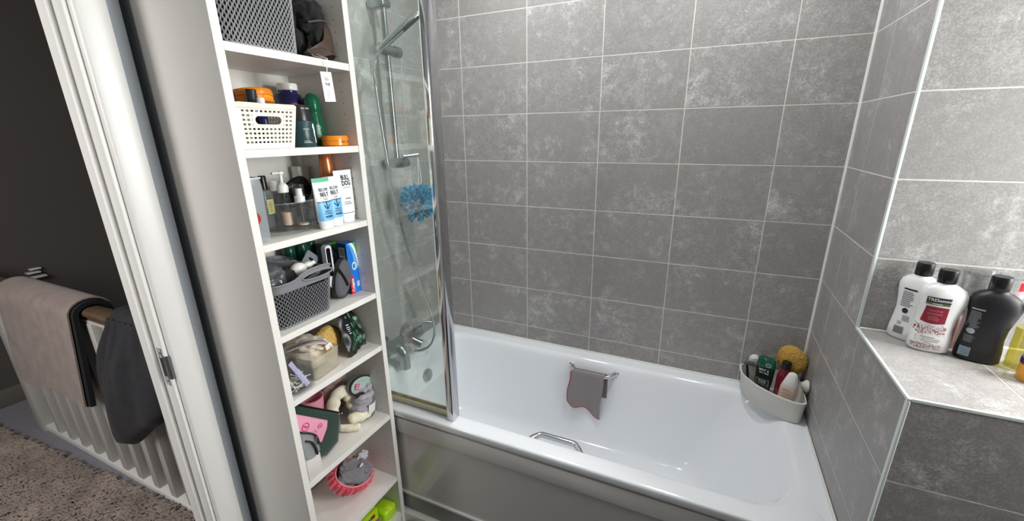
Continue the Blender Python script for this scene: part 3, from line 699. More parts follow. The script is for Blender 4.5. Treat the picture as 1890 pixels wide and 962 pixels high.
# --- second shelf
px('ivory_plastic', '#efeada', rough=.35); px('orange_tin', '#e8861a', rough=.25); px('yellow_ink', '#f0c33a', rough=.4); px('cobalt', '#26235c', rough=.15); px('teal_label', '#1c3a3f', rough=.35); px('charcoal_cap', '#26262a', rough=.3); px('bottle_green', '#0d5a3c', rough=.14); px('rust_ink', '#c2623f', rough=.5)
t = shelf_thing('plastic_basket', 'small ivory basket with punched rectangular holes and an oval grip', 'basket', .167, -1.043, -.518)
def perf(w, h, cols, rows_, zone=None, hole=None, th=.0022, m0=.008):
    mb = MB(); cw = (2 * w - 2 * m0) / cols; rh = (h - .022) / rows_; bar = .56
    mb.box((-w, -th, 0), (w, 0, .008)); mb.box((-w, -th, h - .010), (w, 0, h))
    for j in range(rows_ + 1):
        z = .008 + j * rh; 
        if j < rows_: zz0, zz1 = z + rh * bar, z + rh
        if j == 0: pass
        skip = zone and zone[2] < j < zone[3]
        if skip:
            mb.box((-w, -th, z), (zone[0], 0, z + rh * bar)); mb.box((zone[1], -th, z), (w, 0, z + rh * bar))
        elif j <= rows_: mb.box((-w, -th, z), (w, 0, z + rh * bar if j < rows_ else h - .009))
        if j < rows_:
            for i in range(cols + 1):
                x = -w + m0 + i * cw
                if zone and zone[0] + .001 < x < zone[1] - .001 and zone[2] <= j < zone[3]: continue
                mb.box((x - cw * .21 if i else -w, -th, zz0), (x + cw * .21 if i < cols else w, 0, zz1))
    if zone:
        z0, z1 = .008 + zone[2] * rh + rh * bar, .008 + zone[3] * rh; cx = (zone[0] + zone[1]) / 2; cz = (z0 + z1) / 2; hw, hh = (zone[1] - zone[0]) / 2 - .004, (z1 - z0) / 2 - .003
        out = rrect(zone[0] - .002, zone[1] + .002, z0 - .001, z1 + .001, .0005, 0, 6); inn = rrect(cx - hw, cx + hw, cz - hh, cz + hh, hh, 0, 6)
        mb.loft([[(x, -th, y) for x, y, _ in out], [(x, -th - .0012, y) for x, y, _ in inn], [(x, .0005, y) for x, y, _ in inn], [(x, 0, y) for x, y, _ in out]], False, False)
    return mb
Wb, Db, Hb = .070, .095, .104
def place_wall(mb, ang, off, name='wall'):
    for i, v in enumerate(mb.v):
        x, y, z = v; s_ = 1 + .16 * z / Hb; y -= off * s_; x *= s_; c, q = math.cos(ang), math.sin(ang); mb.v[i] = (x * c - y * q, x * q + y * c, z)
    return obj(name, mb, 'ivory_plastic', t, 20)
place_wall(perf(Wb, Hb, 12, 8, (-.036, .036, 4, 7)), 0, Db); place_wall(perf(Wb, Hb, 12, 8), PI, Db)
place_wall(perf(Db, Hb, 16, 8), PI / 2, Wb); place_wall(perf(Db, Hb, 16, 8), -PI / 2, Wb)
obj('base', MB().box((-Wb, -Db, 0), (Wb, Db, .003)), 'ivory_plastic', t)
obj('rim', MB().tube([(x * 1.165, y * 1.165, Hb) for x, y, _, _ in rring(Wb, Db, .008, 60)], .0028, 6, closed=True), 'ivory_plastic', t, 60)
def disc_tin(name, label, x, y, z, r, h, tilt=None, words='27%'):
    t = thing(name, label, 'tin', (x, y, z), R9, None, tilt)
    obj('tin', MB().lathe([(r * .9, 0), (r, .003), (r, h * .5)], 40), 'orange_tin', t, 40)
    obj('lid', MB().lathe([(r * 1.01, h * .52), (r * 1.01, h - .004), (r * .95, h), (.001, h)], 40), 'orange_tin', t, 40)
    lt = MB(); mp = lambda u, v: (r * 1.015 * math.sin(u / r), -r * 1.015 * math.cos(u / r), v)
    
    if words: text(lt, words, .008, mp, .016, h * .42)
    lines(lt, mp, -.010 if words else -.002, .006 if words else .030, h * .30, h * .50, 1 if words else 2, .4); obj('lettering', lt, 'ink' if words else 'yellow_ink', t); return t
t = disc_tin('cream_tin', 'round orange tin on its own at the right of the second shelf', .236, -.806, -.5178, .0375, .030, None, '27%')
t = disc_tin('cream_tin', 'larger orange tub standing up out of the ivory basket', .150, -.984, -.408, .050, .036, (math.radians(-8), 0, R9), '')
t = shelf_thing('pill_jar', 'round cobalt blue jar with wide white lid and orange band behind the dark tub', 'jar', .086, -.822, -.518)
obj('body', MB().lathe([(.040, 0), (.046, .004), (.046, .118), (.044, .130), (.034, .150), (.026, .156), (.026, .164)], 36), 'cobalt', t, 50)
obj('lid', MB().lathe([(.0275, .162), (.0285, .164), (.0285, .178), (.0270, .181), (.001, .181)], 36), 'whiteplastic', t, 40)
lt = MB(); cyl = lambda r: (lambda u, v: (r * math.sin(u / r), -r * math.cos(u / r), v))
patch(cyl(.0465), -.028, .035, .108, .122, 14, 1, lt); obj('label_band', lt, 'rust_ink', t)
t = shelf_thing('hair_clay_jar', 'dark teal tub with charcoal lid and pale figure print beside the ivory basket', 'jar', .205, -.893, -.518)
obj('body', MB().lathe([(.033, 0), (.0345, .002), (.0345, .068), (.033, .070), (.030, .071)], 36), 'teal_label', t, 40)
obj('lid', MB().lathe([(.031, .071), (.031, .110), (.029, .113), (.001, .113)], 36), 'charcoal_cap', t, 40)
lt = MB(); text(lt, 'ON 100%', .0062, cyl(.0314), -.004, .103); text(lt, 'SMOOTH', .004, cyl(.0349), -.012, .048); lines(lt, cyl(.0349), -.022, .002, .010, .018, 2, .2)
mp = cyl(.0349); P_ = [(.010, .062), (.016, .064), (.017, .055), (.021, .045), (.019, .034), (.022, .022), (.027, .012), (.024, .011), (.018, .022), (.020, .010), (.016, .010), (.016, .024), (.012, .036), (.012, .048), (.008, .054)]
lt.add([mp(u, v) for u, v in P_], [tuple(range(len(P_)))]); obj('print', lt, 'whiteink', t)
pr = [(0, .0255, .0255, 2), (.004, .0275, .0275, 2), (.055, .0275, .0275, 2), (.085, .0245, .0245, 2), (.093, .0215, .0215, 2), (.098, .0215, .0215, 2), (.104, .0245, .0245, 2), (.132, .0235, .0235, 2), (.146, .017, .017, 2), (.152, .006, .006, 2)]
t = shelf_thing('roll_on', 'tall green bottle with domed green cap standing in front of the side panel', 'bottle', .160, -.805, -.518)
obj('body', body(pr[:6], 32), 'bottle_green', t, 60); obj('cap', body(pr[5:], 32), 'bottle_green', t, 60)
lt = MB(); lines(lt, front(pr, .0006), -.016, -.002, .022, .062, 10, .25); obj('lettering', lt, 'whiteink', t)
for x, y, z, r, h, c, lab in ((.20, -1.024, -.418, .013, .044, 'charcoal_cap', 'black screw-cap bottle top in the ivory basket'), (.235, -1.026, -.422, .009, .026, 'whiteplastic', 'small white bottle cap in the ivory basket, in front of the black cap'), (.20, -1.083, -.418, .015, .032, 'charcoal_cap', 'dark bottle top in the far left corner of the ivory basket')):
    tt = tag(obj('bottle', MB().lathe([(r, 0), (r, h - .002), (r * .9, h), (.0005, h)], 24), c), lab, 'bottle'); tt.location = (x, y, z + H); obj('body', MB().lathe([(r * .9, -.092), (r * 1.1, -.088), (r * 1.1, -.012), (r * .7, -.001)], 24), 'cobalt', tt)

# --- third shelf
px('frosted', '#c7cdd0', rough=.3)
M['clear'] = clear('clear_plastic', '#fdfefe', .01, '#f4f6f7', .05, .07); M['frost'] = clear('frosted_plastic', '#f0f2f3', .42, '#c4c9cc', .2, .10)
M['tinted'] = clear('cool_clear_plastic', '#f5f9fb', .10, '#d3dce0', .05, .14)
px('crimson', '#9d1f28', rough=.4); px('olive_label', '#b9b06a', rough=.5); px('beige_fluid', '#d9b9a1', rough=.4); px('mauve_fluid', '#8b7672', rough=.4); px('copper', '#c0744a', rough=.3, metal=.55); px('mint_label', '#6db597', rough=.4); px('sky_label', '#6fb5e0', rough=.4); px('tube_white', '#eef0f0', rough=.32); px('slate_ink', '#1f2f3d', rough=.4); px('gauze', '#8c6f60', rough=.8)
t = shelf_thing('organiser_box', 'frosted plastic organiser box with red disc at the left end of the third shelf', 'box', .235, -1.103, -.750)
m_ = MB(); m_.loft([[(x, y, z) for x, y, _ in rrect(-.020 * a, .020 * a, -.030, .08, .007, 0, 4)] for z, a in ((0, .9), (.14, 1), (.162, .85), (.165, .7))], True, False); obj('shell', m_, 'frost', t, 40)
obj('rim', MB().tube([(x, y, .163) for x, y, _ in rrect(-.018, .018, -.030, .08, .006, 0, 4)], .0022, 6, closed=True), 'frosted', t, 60)
obj('red_disc', MB().lathe([(.0005, 0), (.017, 0), (.017, .001), (.0005, .001)], 28, mtx=Matrix.Translation((-.020, -.0310, .066)) @ Matrix.Rotation(PI / 2, 4, 'X')), 'crimson', t)
t = shelf_thing('turntable', 'clear plastic turntable tray holding pump bottles and a hair brush', 'tray', .160, -.985, -.750)
obj('base', MB().lathe([(.02, 0), (.085, 0), (.088, .003), (.112, .009), (.114, .013), (.112, .015), (.001, .014)], 48, (0, 0, 0)), 'clear', t, 40)
m_ = MB(); lo = []
for r, z in ((.106, .015), (.110, .088), (.112, .088), (.109, .014)): lo.append([(r * math.cos(a), r * math.sin(a), z) for a in [2 * PI * j / 64 for j in range(64)]])
m_.loft(lo, False, False); obj('side_wall', m_, 'clear', t, 40)
obj('rim', MB().tube([(.111 * math.cos(2 * PI * j / 64), .111 * math.sin(2 * PI * j / 64), .089) for j in range(64)], .0016, 6, closed=True), 'tinted', t, 60)
t = shelf_thing('serum_bottle', 'clear square bottle with tall black pump cap and olive label', 'bottle', .138, -.994, -.735)
pr = [(0, .0165, .0165, 5), (.090, .0165, .0165, 5), (.100, .015, .015, 4), (.104, .009, .009, 2)]
obj('body', body(pr, 28), 'tinted', t, 40); obj('cap', MB().lathe([(.0105, .104), (.0105, .138), (.009, .142), (.001, .142)], 24), 'black', t, 40)
lt = patch(front(pr, .0008), -.009, .011, .034, .078, 6, 2); obj('label', lt, 'olive_label', t)
lt = MB(); patch(front(pr, .0012), -.009, .011, .033, .035, 4, 1, lt); patch(front(pr, .0012), -.009, .011, .077, .079, 4, 1, lt); lines(lt, front(pr, .0012), -.004, .004, .040, .072, 6, .3); obj('lettering', lt, 'ink', t)
def pump_bottle(label, x, y, z, r, hb, fill, fcol, spray=False):
    t = shelf_thing('pump_bottle' if not spray else 'spray_bottle', label, 'bottle', x, y, z)
    pr = [(0, r * .92, r * .92, 2), (.003, r, r, 2), (hb * .80, r, r, 2), (hb * .95, r * .72, r * .72, 2), (hb, r * .5, r * .5, 2)]
    obj('body', body(pr, 28), 'clear', t, 50); obj('contents', MB().lathe([(r * .86, .003), (r * .88, fill)], 24), fcol, t, 40)
    if spray:
        obj('collar', MB().lathe([(r * .85, hb - .004), (r * .85, hb + .012), (r * .6, hb + .014), (r * .52, hb + .034), (.001, hb + .035)], 24), 'whiteplastic', t, 40)
        obj('overcap', MB().lathe([(r * .95, hb + .006), (r * .88, hb + .046), (.001, hb + .047)], 24), 'clear', t, 40)
    else:
        obj('pump', MB().lathe([(r * .85, hb - .004), (r * .85, hb + .012), (r * .55, hb + .020), (r * .26, hb + .024), (r * .26, hb + .044), (r * .5, hb + .046), (r * .5, hb + .054), (.001, hb + .055)], 24).tube([(0, 0, hb + .051), (-.028, -.002, hb + .050)], .0036, 8), 'whiteplastic', t, 40)
    obj('dip_tube', MB().tube([(0, 0, hb), (.002, 0, .01)], .0018, 6), 'tinted', t); return t
pump_bottle('clear pump bottle with white pump and beige lotion inside the clear tray', .185, -.970, -.736, .0175, .100, .040, 'beige_fluid')
pump_bottle('small clear spray bottle with white nozzle under a clear cap', .225, -.952, -.736, .0165, .072, .008, 'beige_fluid', True)
t = shelf_thing('lotion_jar', 'squat clear bottle of mauve lotion at the right of the clear tray', 'bottle', .190, -.905, -.736)
pr = [(0, .024, .018, 3), (.052, .024, .018, 3), (.062, .012, .010, 2), (.07, .010, .010, 2)]
obj('body', body(pr, 28), 'clear', t, 50); obj('contents', body([(.002, .022, .016, 3), (.045, .022, .016, 3)], 28), 'mauve_fluid', t, 40)
lt = lines(MB(), front(pr, .001), -.016, .016, .012, .044, 6, .35); obj('lettering', lt, 'whiteink', t)
t = shelf_thing('bottle', 'small bottle with plain white cap behind the pump bottle', 'bottle', .098, -.932, -.736)
obj('body', MB().lathe([(.015, 0), (.015, .085), (.009, .092)], 24), 'tinted', t, 40); obj('cap', MB().lathe([(.011, .092), (.011, .122), (.001, .123)], 24), 'whiteplastic', t, 40)
t = shelf_thing('hair_brush', 'black vented paddle hair brush standing bristles outward in the clear tray', 'brush', .140, -.885, -.736)
m_ = MB(); RB = Matrix.Translation((0, 0, .085)) @ Matrix.Rotation(-.45, 4, 'Y')
m_.loft([sup(0, a, b, 2.4, 32) for a, b in ((.050, .036), (.055, .041), (.050, .036))], mtx=None)
m_.v = [tuple(RB @ Vector((x, (0, .006, .012)[i // 32] , y))) for i, (x, y, z) in enumerate(m_.v)]
obj('paddle', m_, 'black', t, 50)
m_ = MB()
for i in range(-6, 7):
    for j in range(-4, 5):
        x, z = i * .0078, j * .0080
        if (x / .050) ** 2 + (z / .037) ** 2 < .95: m_.tube([RB @ Vector((x, 0, z)), RB @ Vector((x, -.013, z))], [.0013, .0008], 4)
obj('bristles', m_, 'charcoal_cap', t, kind='stuff')
obj('handle', MB().tube([RB @ Vector((0, .006, -.038)), RB @ Vector((.002, .006, -.075))], [.010, .008], 10), 'black', t, 60)
t = shelf_thing('hair_mousse', 'tall copper-coloured aerosol can at the back of the third shelf', 'can', .100, -.735 - .032, -.750)
t.location.y = -.789; t.location.x = .165
obj('can', MB().lathe([(.020, 0), (.0215, .003), (.0215, .175), (.019, .19), (.018, .206), (.016, .208)], 32), 'copper', t, 50)
t = shelf_thing('card_box', 'upright off-white cardboard box near the back, left of the copper can', 'box', .055, -.798, -.750)
obj('carton', MB().box((-.019, -.016, 0), (.019, .016, .168), .0006), 'paper', t); obj('grey_band', MB().box((-.0192, -.0163, .10), (.0192, .0163, .125)), 'frosted', t)
def tube_thing(name, label, x, y, z, w, h, words, capc='tube_white', bodyc='tube_white', turn=0.0, group=None):
    t = shelf_thing(name, label, 'tube', x, y, z, group, turn)
    pr = [(.020, w * .80, .0165, 2), (.024, w * .84, .0172, 2), (h * .45, w * .93, .0135, 2), (h * .75, w * .98, .0075, 2), (h * .93, w, .0018, 2), (h, w, .0010, 2)]
    obj('tube_body', body(pr, 32), bodyc, t, 50)
    obj('cap', body([(0, w * .66, .0150, 2), (.002, w * .70, .0160, 2), (.0205, w * .74, .0165, 2)], 32), capc, t, 50)
    return t, pr
def belt(label, x, y, turn=0.0, group=None):
    t, pr = tube_thing('cream_tube', label, x, y, -.750, .0300, .146, None, turn=turn, group=group)
    fp = front(pr, .0007); w = .0262
    lt = MB(); patch(fp, -.0262, .0262, .024, .078, 16, 8, lt); obj('blue_label', lt, 'sky_label', t)
    fp2 = front(pr, .0013); lt = MB(); patch(fp2, -.0262, .0262, .078, .0805, 12, 1, lt)
    text(lt, 'BELOW', .0135, fp2, 0, .113, .72, bold=.008); text(lt, 'BELT', .0160, fp2, 0, .0995, .86, bold=.02)
    text(lt, 'THE GROOMING CO.', .0036, fp2, 0, .0905); text(lt, 'FOR MEN', .0036, fp2, 0, .0855, bold=.02)
    for (u0, v0, u1, v1) in ((0, .080, 0, .058), (-.010, .069, 0, .0575), (.010, .069, 0, .0575)):
        d = Vector((u1 - u0, v1 - v0)).normalized() * .0001; q = Vector((-d.y, d.x)).normalized() * .0014
        lt.add([fp2(u0 + q.x, v0 + q.y), fp2(u0 - q.x, v0 - q.y), fp2(u1 - q.x, v1 - q.y), fp2(u1 + q.x, v1 + q.y)], [(0, 1, 2, 3)])
    text(lt, 'FRESH &', .0058, fp2, 0, .0510, bold=.01); text(lt, 'DRY BALLS', .0058, fp2, 0, .0445, bold=.01); patch(fp2, -.012, .012, .0330, .0385, 6, 1, lt)
    obj('lettering', lt, 'slate_ink', t); fp3 = front(pr, .0018); lt = MB(); text(lt, 'COOL', .0045, fp3, 0, .0356); obj('small_print', lt, 'sky_label', t)
    return t, pr
t, pr = belt('white and sky-blue cream tube with green crimp, nearest of two alike', .262, -.905)
obj('green_crimp', body([(.1345, .0302, .0022, 2), (.1465, .0302, .0016, 2)], 32), 'mint_label', t, 40)
belt('second white and sky-blue cream tube, half hidden behind the green-topped one', .250, -.856)
t, pr = tube_thing('face_cream_tube', 'plain white cream tube with bold black lettering at the right end', .242, -.801, -.750, .0355, .160, None)
lt = MB(); fp = front(pr, .0008); text(lt, 'BULL', .0200, fp, .004, .137, .74, bold=.03); text(lt, 'DOG', .0200, fp, .004, .120, .78, bold=.03); text(lt, 'SKINCARE FOR MEN', .0035, fp, .003, .107); text(lt, 'ORIGINAL', .005, fp, .0, .074, bold=.02); lines(lt, fp, -.018, .014, .055, .066, 2, .3); patch(fp, -.0285, .0285, .0285, .0300, 16, 1, lt)
obj('lettering', lt, 'ink', t)

# --- fourth shelf
t = shelf_thing('storage_basket', 'small grey knitted-look basket with cut-out grip, heaped with bathroom bits', 'basket', .165, -1.012, -1.004)
bw, bd = .090, .092
def hf4(x, y): return .118
woven(t, bw, bd, .028, .004, lambda x, y: .112, 1.25, 130, .0070, .0016, 'knit_mid', (.036, .128, .050, .020))
obj('base', MB().loft([rrect(-bw, bw, -bd, bd, .028, z) for z in (0, .006)]), 'knit_mid', t)
FL = lambda z: 1 + 1.25 * z
obj('inner_shadow', MB().loft([rrect(-(bw - .004) * f, (bw - .004) * f, -(bd - .004) * f, (bd - .004) * f, .027, z) for z, f in ((.003, 1), (.098, FL(.098)))], True, True), 'inner_shadow', t)  # dark filling added to give the shaded inside behind the weave
ring = rring(bw, bd, .028, 120); HX, HW, HH = .036, .046, .0095
m_ = MB(); NZ = 12; n = len(ring)
def topz(x, y): return .133 + .020 * math.exp(-((x - HX) / .055) ** 4) * (1 if abs(y) > bd * .7 else math.exp(-((abs(y) - bd) / .02) ** 2))
V = []; 
for th in (0, -.003):
    for j in range(NZ + 1):
        for x, y, nx, ny in ring:
            z = .108 + (topz(x, y) - .108) * j / NZ; f = FL(min(z, .14)); V.append((x * f + nx * th, y * f + ny * th, z))
F = []
for j in range(NZ):
    for i in range(n):
        k = (i + 1) % n; a = j * n + i; q = ((ring[i][0] + ring[k][0]) / 2, ring[i][1]); z = .108 + (topz(*q) - .108) * (j + .5) / NZ
        if q[1] < -bd * .9 and ((q[0] - HX) / HW) ** 2 + ((z - .131) / HH) ** 2 < 1: continue
        o2 = (NZ + 1) * n; F += [(a, j * n + k, (j + 1) * n + k, a + n), (a + o2, a + n + o2, (j + 1) * n + k + o2, j * n + k + o2)]
m_.add(V, F); obj('band', m_, 'knit_mid', t, 50)
rt = [(x * FL(.14) , y * FL(.14), topz(x, y)) for x, y, _, _ in ring]
obj('rim', MB().tube(rt, .0028, 8, closed=True), 'knit_mid', t, 60)
obj('grip_edge', MB().tube([((HX + HW * math.cos(a)) * FL(.131), -bd * FL(.131) - .0005, .131 + HH * math.sin(a)) for a in [2 * PI * i / 40 for i in range(40)]], .0026, 8, closed=True), 'knit_mid', t, 60)
px('grey_silk', '#4d4e52', rough=.55, var=.2, vs=14, sheen=.3); px('slate_card', '#7b7f85', rough=.5); px('black_gloss', '#0c0c0f', rough=.08); px('lilac_white', '#e2e1ee', rough=.3); px('deep_green', '#174c3d', rough=.18); px('pouch_grey', '#5c5a5f', rough=.85, var=.12, vs=20, bump=.3, bs=500)
def cloth_heap(name, label, cat, x, y, z, balls, m, turn=0.0):
    t = shelf_thing(name, label, cat, x, y, z, None, turn); mb = MB()
    for b in balls: mb.ball(**lump(*b))
    obj('fabric', mb, m, t, 180); return t
cloth_heap('folded_pouch', 'dark grey satin pouch stuffed into the small grey basket, at its back', 'pouch', .13, -1.02, -.885, [((-.01, .0, .022), (.070, .05, .026), .35, 1.6, 2), ((.055, -.01, .012), (.035, .04, .022), .3, 2, 5)], 'grey_silk')
t = shelf_thing('plastic_bag', 'crumpled clear plastic bag in the left of the small grey basket', 'bag', .205, -1.072, -.895)
m_ = MB(); m_.ball(**lump((0, 0, .028), (.042, .030, .036), .5, 1.8, 9)); obj('film', m_, 'tinted', t, 180)
t = shelf_thing('black_case', 'black flat zip case lying in the small grey basket', 'case', .215, -1.03, -.885)
obj('case', MB().box((-.05, -.020, -.01), (.045, .025, .022), .006, Matrix.Rotation(-.5, 4, 'Y')), 'blackmatte', t, 50)
t = shelf_thing('bath_plug', 'small white rounded plastic plug with a knobbed end in the grey basket', 'plug', .225, -.982, -.862)
m_ = MB(); m_.ball((-.012, 0, .004), (.024, .020, .020), 3); m_.ball((.018, -.004, .010), (.016, .012, .010), 3); m_.ball((.034, -.006, .012), (.008, .007, .007), 2); obj('body', m_, 'whiteplastic', t, 180)
t = shelf_thing('card_hanger', 'grey plastic packaging hanger with hook slot sticking out of the basket', 'card', .165, -.905, -.865)
m_ = MB(); o_ = rrect(-.026, .026, -.018, .028, .005, 0, 4); i_ = rrect(-.009, .009, .004, .012, .003, 0, 4)
m_.loft([[(x, -.0008, z) for x, z, _ in o_], [(x, -.0008, z) for x, z, _ in i_], [(x, .0008, z) for x, z, _ in i_], [(x, .0008, z) for x, z, _ in o_], [(x, -.0008, z) for x, z, _ in o_]], False, False)
m_.v = [tuple(Matrix.Rotation(.75, 4, 'Y') @ Vector(v)) for v in m_.v]; obj('card', m_, 'slate_card', t, 30)
t = shelf_thing('thermometer', 'white rounded handset with long black screen standing in the grey basket', 'device', .195, -.862, -.932)
m_ = MB(); m_.loft([[(x, y, z) for x, z, _ in rrect(-.0125, .0125, -.03, .112, .011, 0, 6)] for y in (-.009, -.007, .007, .009)]); obj('casing', m_, 'lilac_white', t, 40)
m_ = MB(); m_.loft([[(x - .001, y, z) for x, z, _ in rrect(-.0085, .0065, .01, .104, .007, 0, 6)] for y in (-.0105, -.0085)]); obj('screen', m_, 'black_gloss', t, 40)
t = shelf_thing('razor', 'pale blue razor handle seen through the grip of the grey basket', 'razor', .245, -.972, -.885)
obj('handle', MB().tube([(-.04, 0, -.012), (0, -.004, 0), (.03, -.002, .012)], [.006, .008, .006], 10), 'tinted', t, 60); obj('grip', MB().tube([(-.035, -.004, -.002), (.01, -.010, .010)], [.003, .004], 8), 'black', t, 60)
for k, (dy, dx, hh) in enumerate(((0, 0, .178), (.042, .008, .183), (.082, .0, .180))):
    t = shelf_thing('bottle', ('leftmost', 'middle', 'rightmost')[k] + ' of three dark green bottles behind the grey basket', 'bottle', .062 + dx, -.895 + dy, -1.004, 'green bottles on the fourth shelf')
    obj('body', MB().lathe([(.018, 0), (.0205, .004), (.0205, hh - .03), (.0185, hh - .010), (.014, hh - .002), (.001, hh)], 28), 'deep_green', t, 50)
px('paste_navy', '#12406e', rough=.3); px('paste_blue', '#1f74cf', rough=.28); px('paste_light', '#5aa9e6', rough=.3); px('leaf_green', '#4fae3e', rough=.3); px('paste_red', '#cf2330', rough=.3)
t = shelf_thing('toothpaste_box', 'blue toothpaste carton with green and white swirls standing on end', 'box', .200, -.783, -1.004, None, 0)
wx, wd, wh = .0215, .020, .176
obj('carton', MB().box((-wx, -wd, 0), (wx, wd, wh), .0005), 'paste_blue', t)
ff = flat((0, -wd, 0), (1, 0, 0), (0, 0, 1), .0005); fl_ = flat((-wx, 0, 0), (0, -1, 0), (0, 0, 1), .0005)
m_ = MB(); m_.add([fl_(-wd, 0), fl_(wd, 0), fl_(wd, wh), fl_(-wd, wh)], [(0, 1, 2, 3)]); obj('side_print', m_, 'paste_navy', t)
def swirl(mp, a, b, w0, w1, n=14):
    m_ = MB(); P = []
    for i in range(n + 1):
        s_ = i / n; x = a[0] + (b[0] - a[0]) * math.sin(s_ * PI / 2); z = a[1] + (b[1] - a[1]) * (1 - math.cos(s_ * PI / 2)); w = w0 + (w1 - w0) * s_; P.append((x, z, w))
    for i in range(n):
        x, z, w = P[i]; x2, z2, w2 = P[i + 1]; c = lambda v: max(-wx, min(wx, v)); m_.add([mp(c(x - w), z), mp(c(x + w), z), mp(c(x2 + w2), z2), mp(c(x2 - w2), z2)], [(0, 1, 2, 3)])
    return m_
sw = lambda q: (lambda u, v: ff(u, v))
obj('green_swirl', swirl(flat((0, -wd, 0), (1, 0, 0), (0, 0, 1), .0009), (.004, wh - .001), (.0205, .092), .010, .001), 'leaf_green', t)
obj('white_swirl', swirl(flat((0, -wd, 0), (1, 0, 0), (0, 0, 1), .0012), (-.008, wh - .001), (.0195, .090), .007, .0015), 'whiteink', t)
obj('pale_swirl', swirl(flat((0, -wd, 0), (1, 0, 0), (0, 0, 1), .0007), (-.016, wh - .001), (.012, .085), .005, .009), 'paste_light', t)
m_ = MB(); m_.add([ff(-wx, 0), ff(-.006, 0), ff(-.006, .060), ff(-wx, .070)], [(0, 1, 2, 3)]); obj('red_panel', m_, 'paste_red', t)
lt = MB(); f3 = flat((0, -wd, 0), (1, 0, 0), (0, 0, 1), .0015); text(lt, 'Colgate', .0150, f3, -.0125, .031, 1, PI / 2, .02); text(lt, 'MAX', .009, f3, .008, .030, 1, PI / 2, .03); text(lt, 'FRESH', .007, f3, .0145, .030, 1, PI / 2, .02)
for a0 in range(16):
    a, b = 2 * PI * a0 / 16, 2 * PI * (a0 + 1) / 16; lt.add([f3(.002 + r * math.cos(q) * .7, .095 + r * math.sin(q)) for r, q in ((.010, a), (.010, b), (.014, b), (.014, a))], [(0, 1, 2, 3)])
patch(flat((-wx, 0, 0), (0, -1, 0), (0, 0, 1), .0009), -.014, .012, .128, .162, 1, 1, lt)
obj('lettering', lt, 'whiteink', t)
lt = MB(); f4 = flat((-wx, 0, 0), (0, -1, 0), (0, 0, 1), .0014)
for i in range(11): patch(f4, -.012 + i * .0021, -.012 + i * .0021 + (.0008, .0013)[i % 2], .134, .160, 1, 1, lt)
obj('barcode', lt, 'ink', t)
px('carton_slate', '#4c5a66', rough=.4)
t = shelf_thing('toothpaste_box', 'darker toothpaste carton with green and red corners behind the blue one', 'box', .125, -.795, -1.004)
obj('carton', MB().box((-.030, -.020, 0), (.022, .020, .172), .0005), 'carton_slate', t)
f5 = flat((0, -.02, 0), (1, 0, 0), (0, 0, 1), .0005); m_ = MB(); m_.add([f5(-.012, .171), f5(.021, .171), f5(.021, .14), f5(0, .155)], [(0, 1, 2, 3)]); obj('green_corner', m_, 'leaf_green', t)
m_ = MB(); m_.add([f5(-.028, .118), f5(-.008, .085), f5(-.028, .085)], [(0, 1, 2)]); obj('red_corner', m_, 'paste_red', t)
lt = MB(); text(lt, 'DEEP CLEAN', .008, f5, .002, .125, 1, PI / 2, .01); text(lt, 'WHITE', .009, f5, .013, .120, 1, PI / 2, .01); obj('lettering', lt, 'whiteink', t)
t = shelf_thing('zip_pouch', 'dark grey rounded fabric pouch with black zip beside the grey basket', 'pouch', .205, -.828, -1.004)
m_ = MB(); RP = Matrix.Rotation(.30, 4, 'Y')
pp = [(x, z) for x, z, _ in [( -.028 + 0, 0, 0)]]
def puffed(w, h, d, e=2.6, n=40):
    return [sup(0, w * k, h * k, e, n) + [] for k in ()]
L_ = []
for y, k in ((-.020, .30), (-.0195, .62), (-.016, .86), (-.008, .98), (0, 1), (.008, .98), (.016, .86), (.0195, .62), (.020, .30)):
    L_.append([tuple(RP @ Vector((.034 * k * math.copysign(abs(math.cos(a)) ** .85, math.cos(a)) * (1 - .18 * max(0, math.sin(a))), y, .068 + .066 * k * math.copysign(abs(math.sin(a)) ** .85, math.sin(a))))) for a in [2 * PI * j / 40 for j in range(40)]])
m_.loft(L_); m_.v = [(x - .022, y, z) for x, y, z in m_.v]; obj('pouch', m_, 'pouch_grey', t, 60)
m_ = MB(); m_.loft([[(x, y, z - .002), (x + .006, y, z - .002), (x + .006, y - .004, z), (x, y - .004, z)] for x, y, z in ((-.030, -.0185, .112), (-.022, -.0205, .095), (-.012, -.0215, .075), (-.004, -.0215, .055), (.000, -.021, .040))]); obj('zip', m_, 'black', t)
obj('piping', MB().tube([Vector(v) + Vector((-.022, 0, 0)) for v in [RP @ Vector((.0345 * math.copysign(abs(math.cos(a)) ** .85, math.cos(a)) * (1 - .18 * max(0, math.sin(a))), -.012, .068 + .0665 * math.copysign(abs(math.sin(a)) ** .85, math.sin(a)))) for a in [2 * PI * j / 48 for j in range(48)]]], .0016, 6, closed=True), 'blackmatte', t, 60)
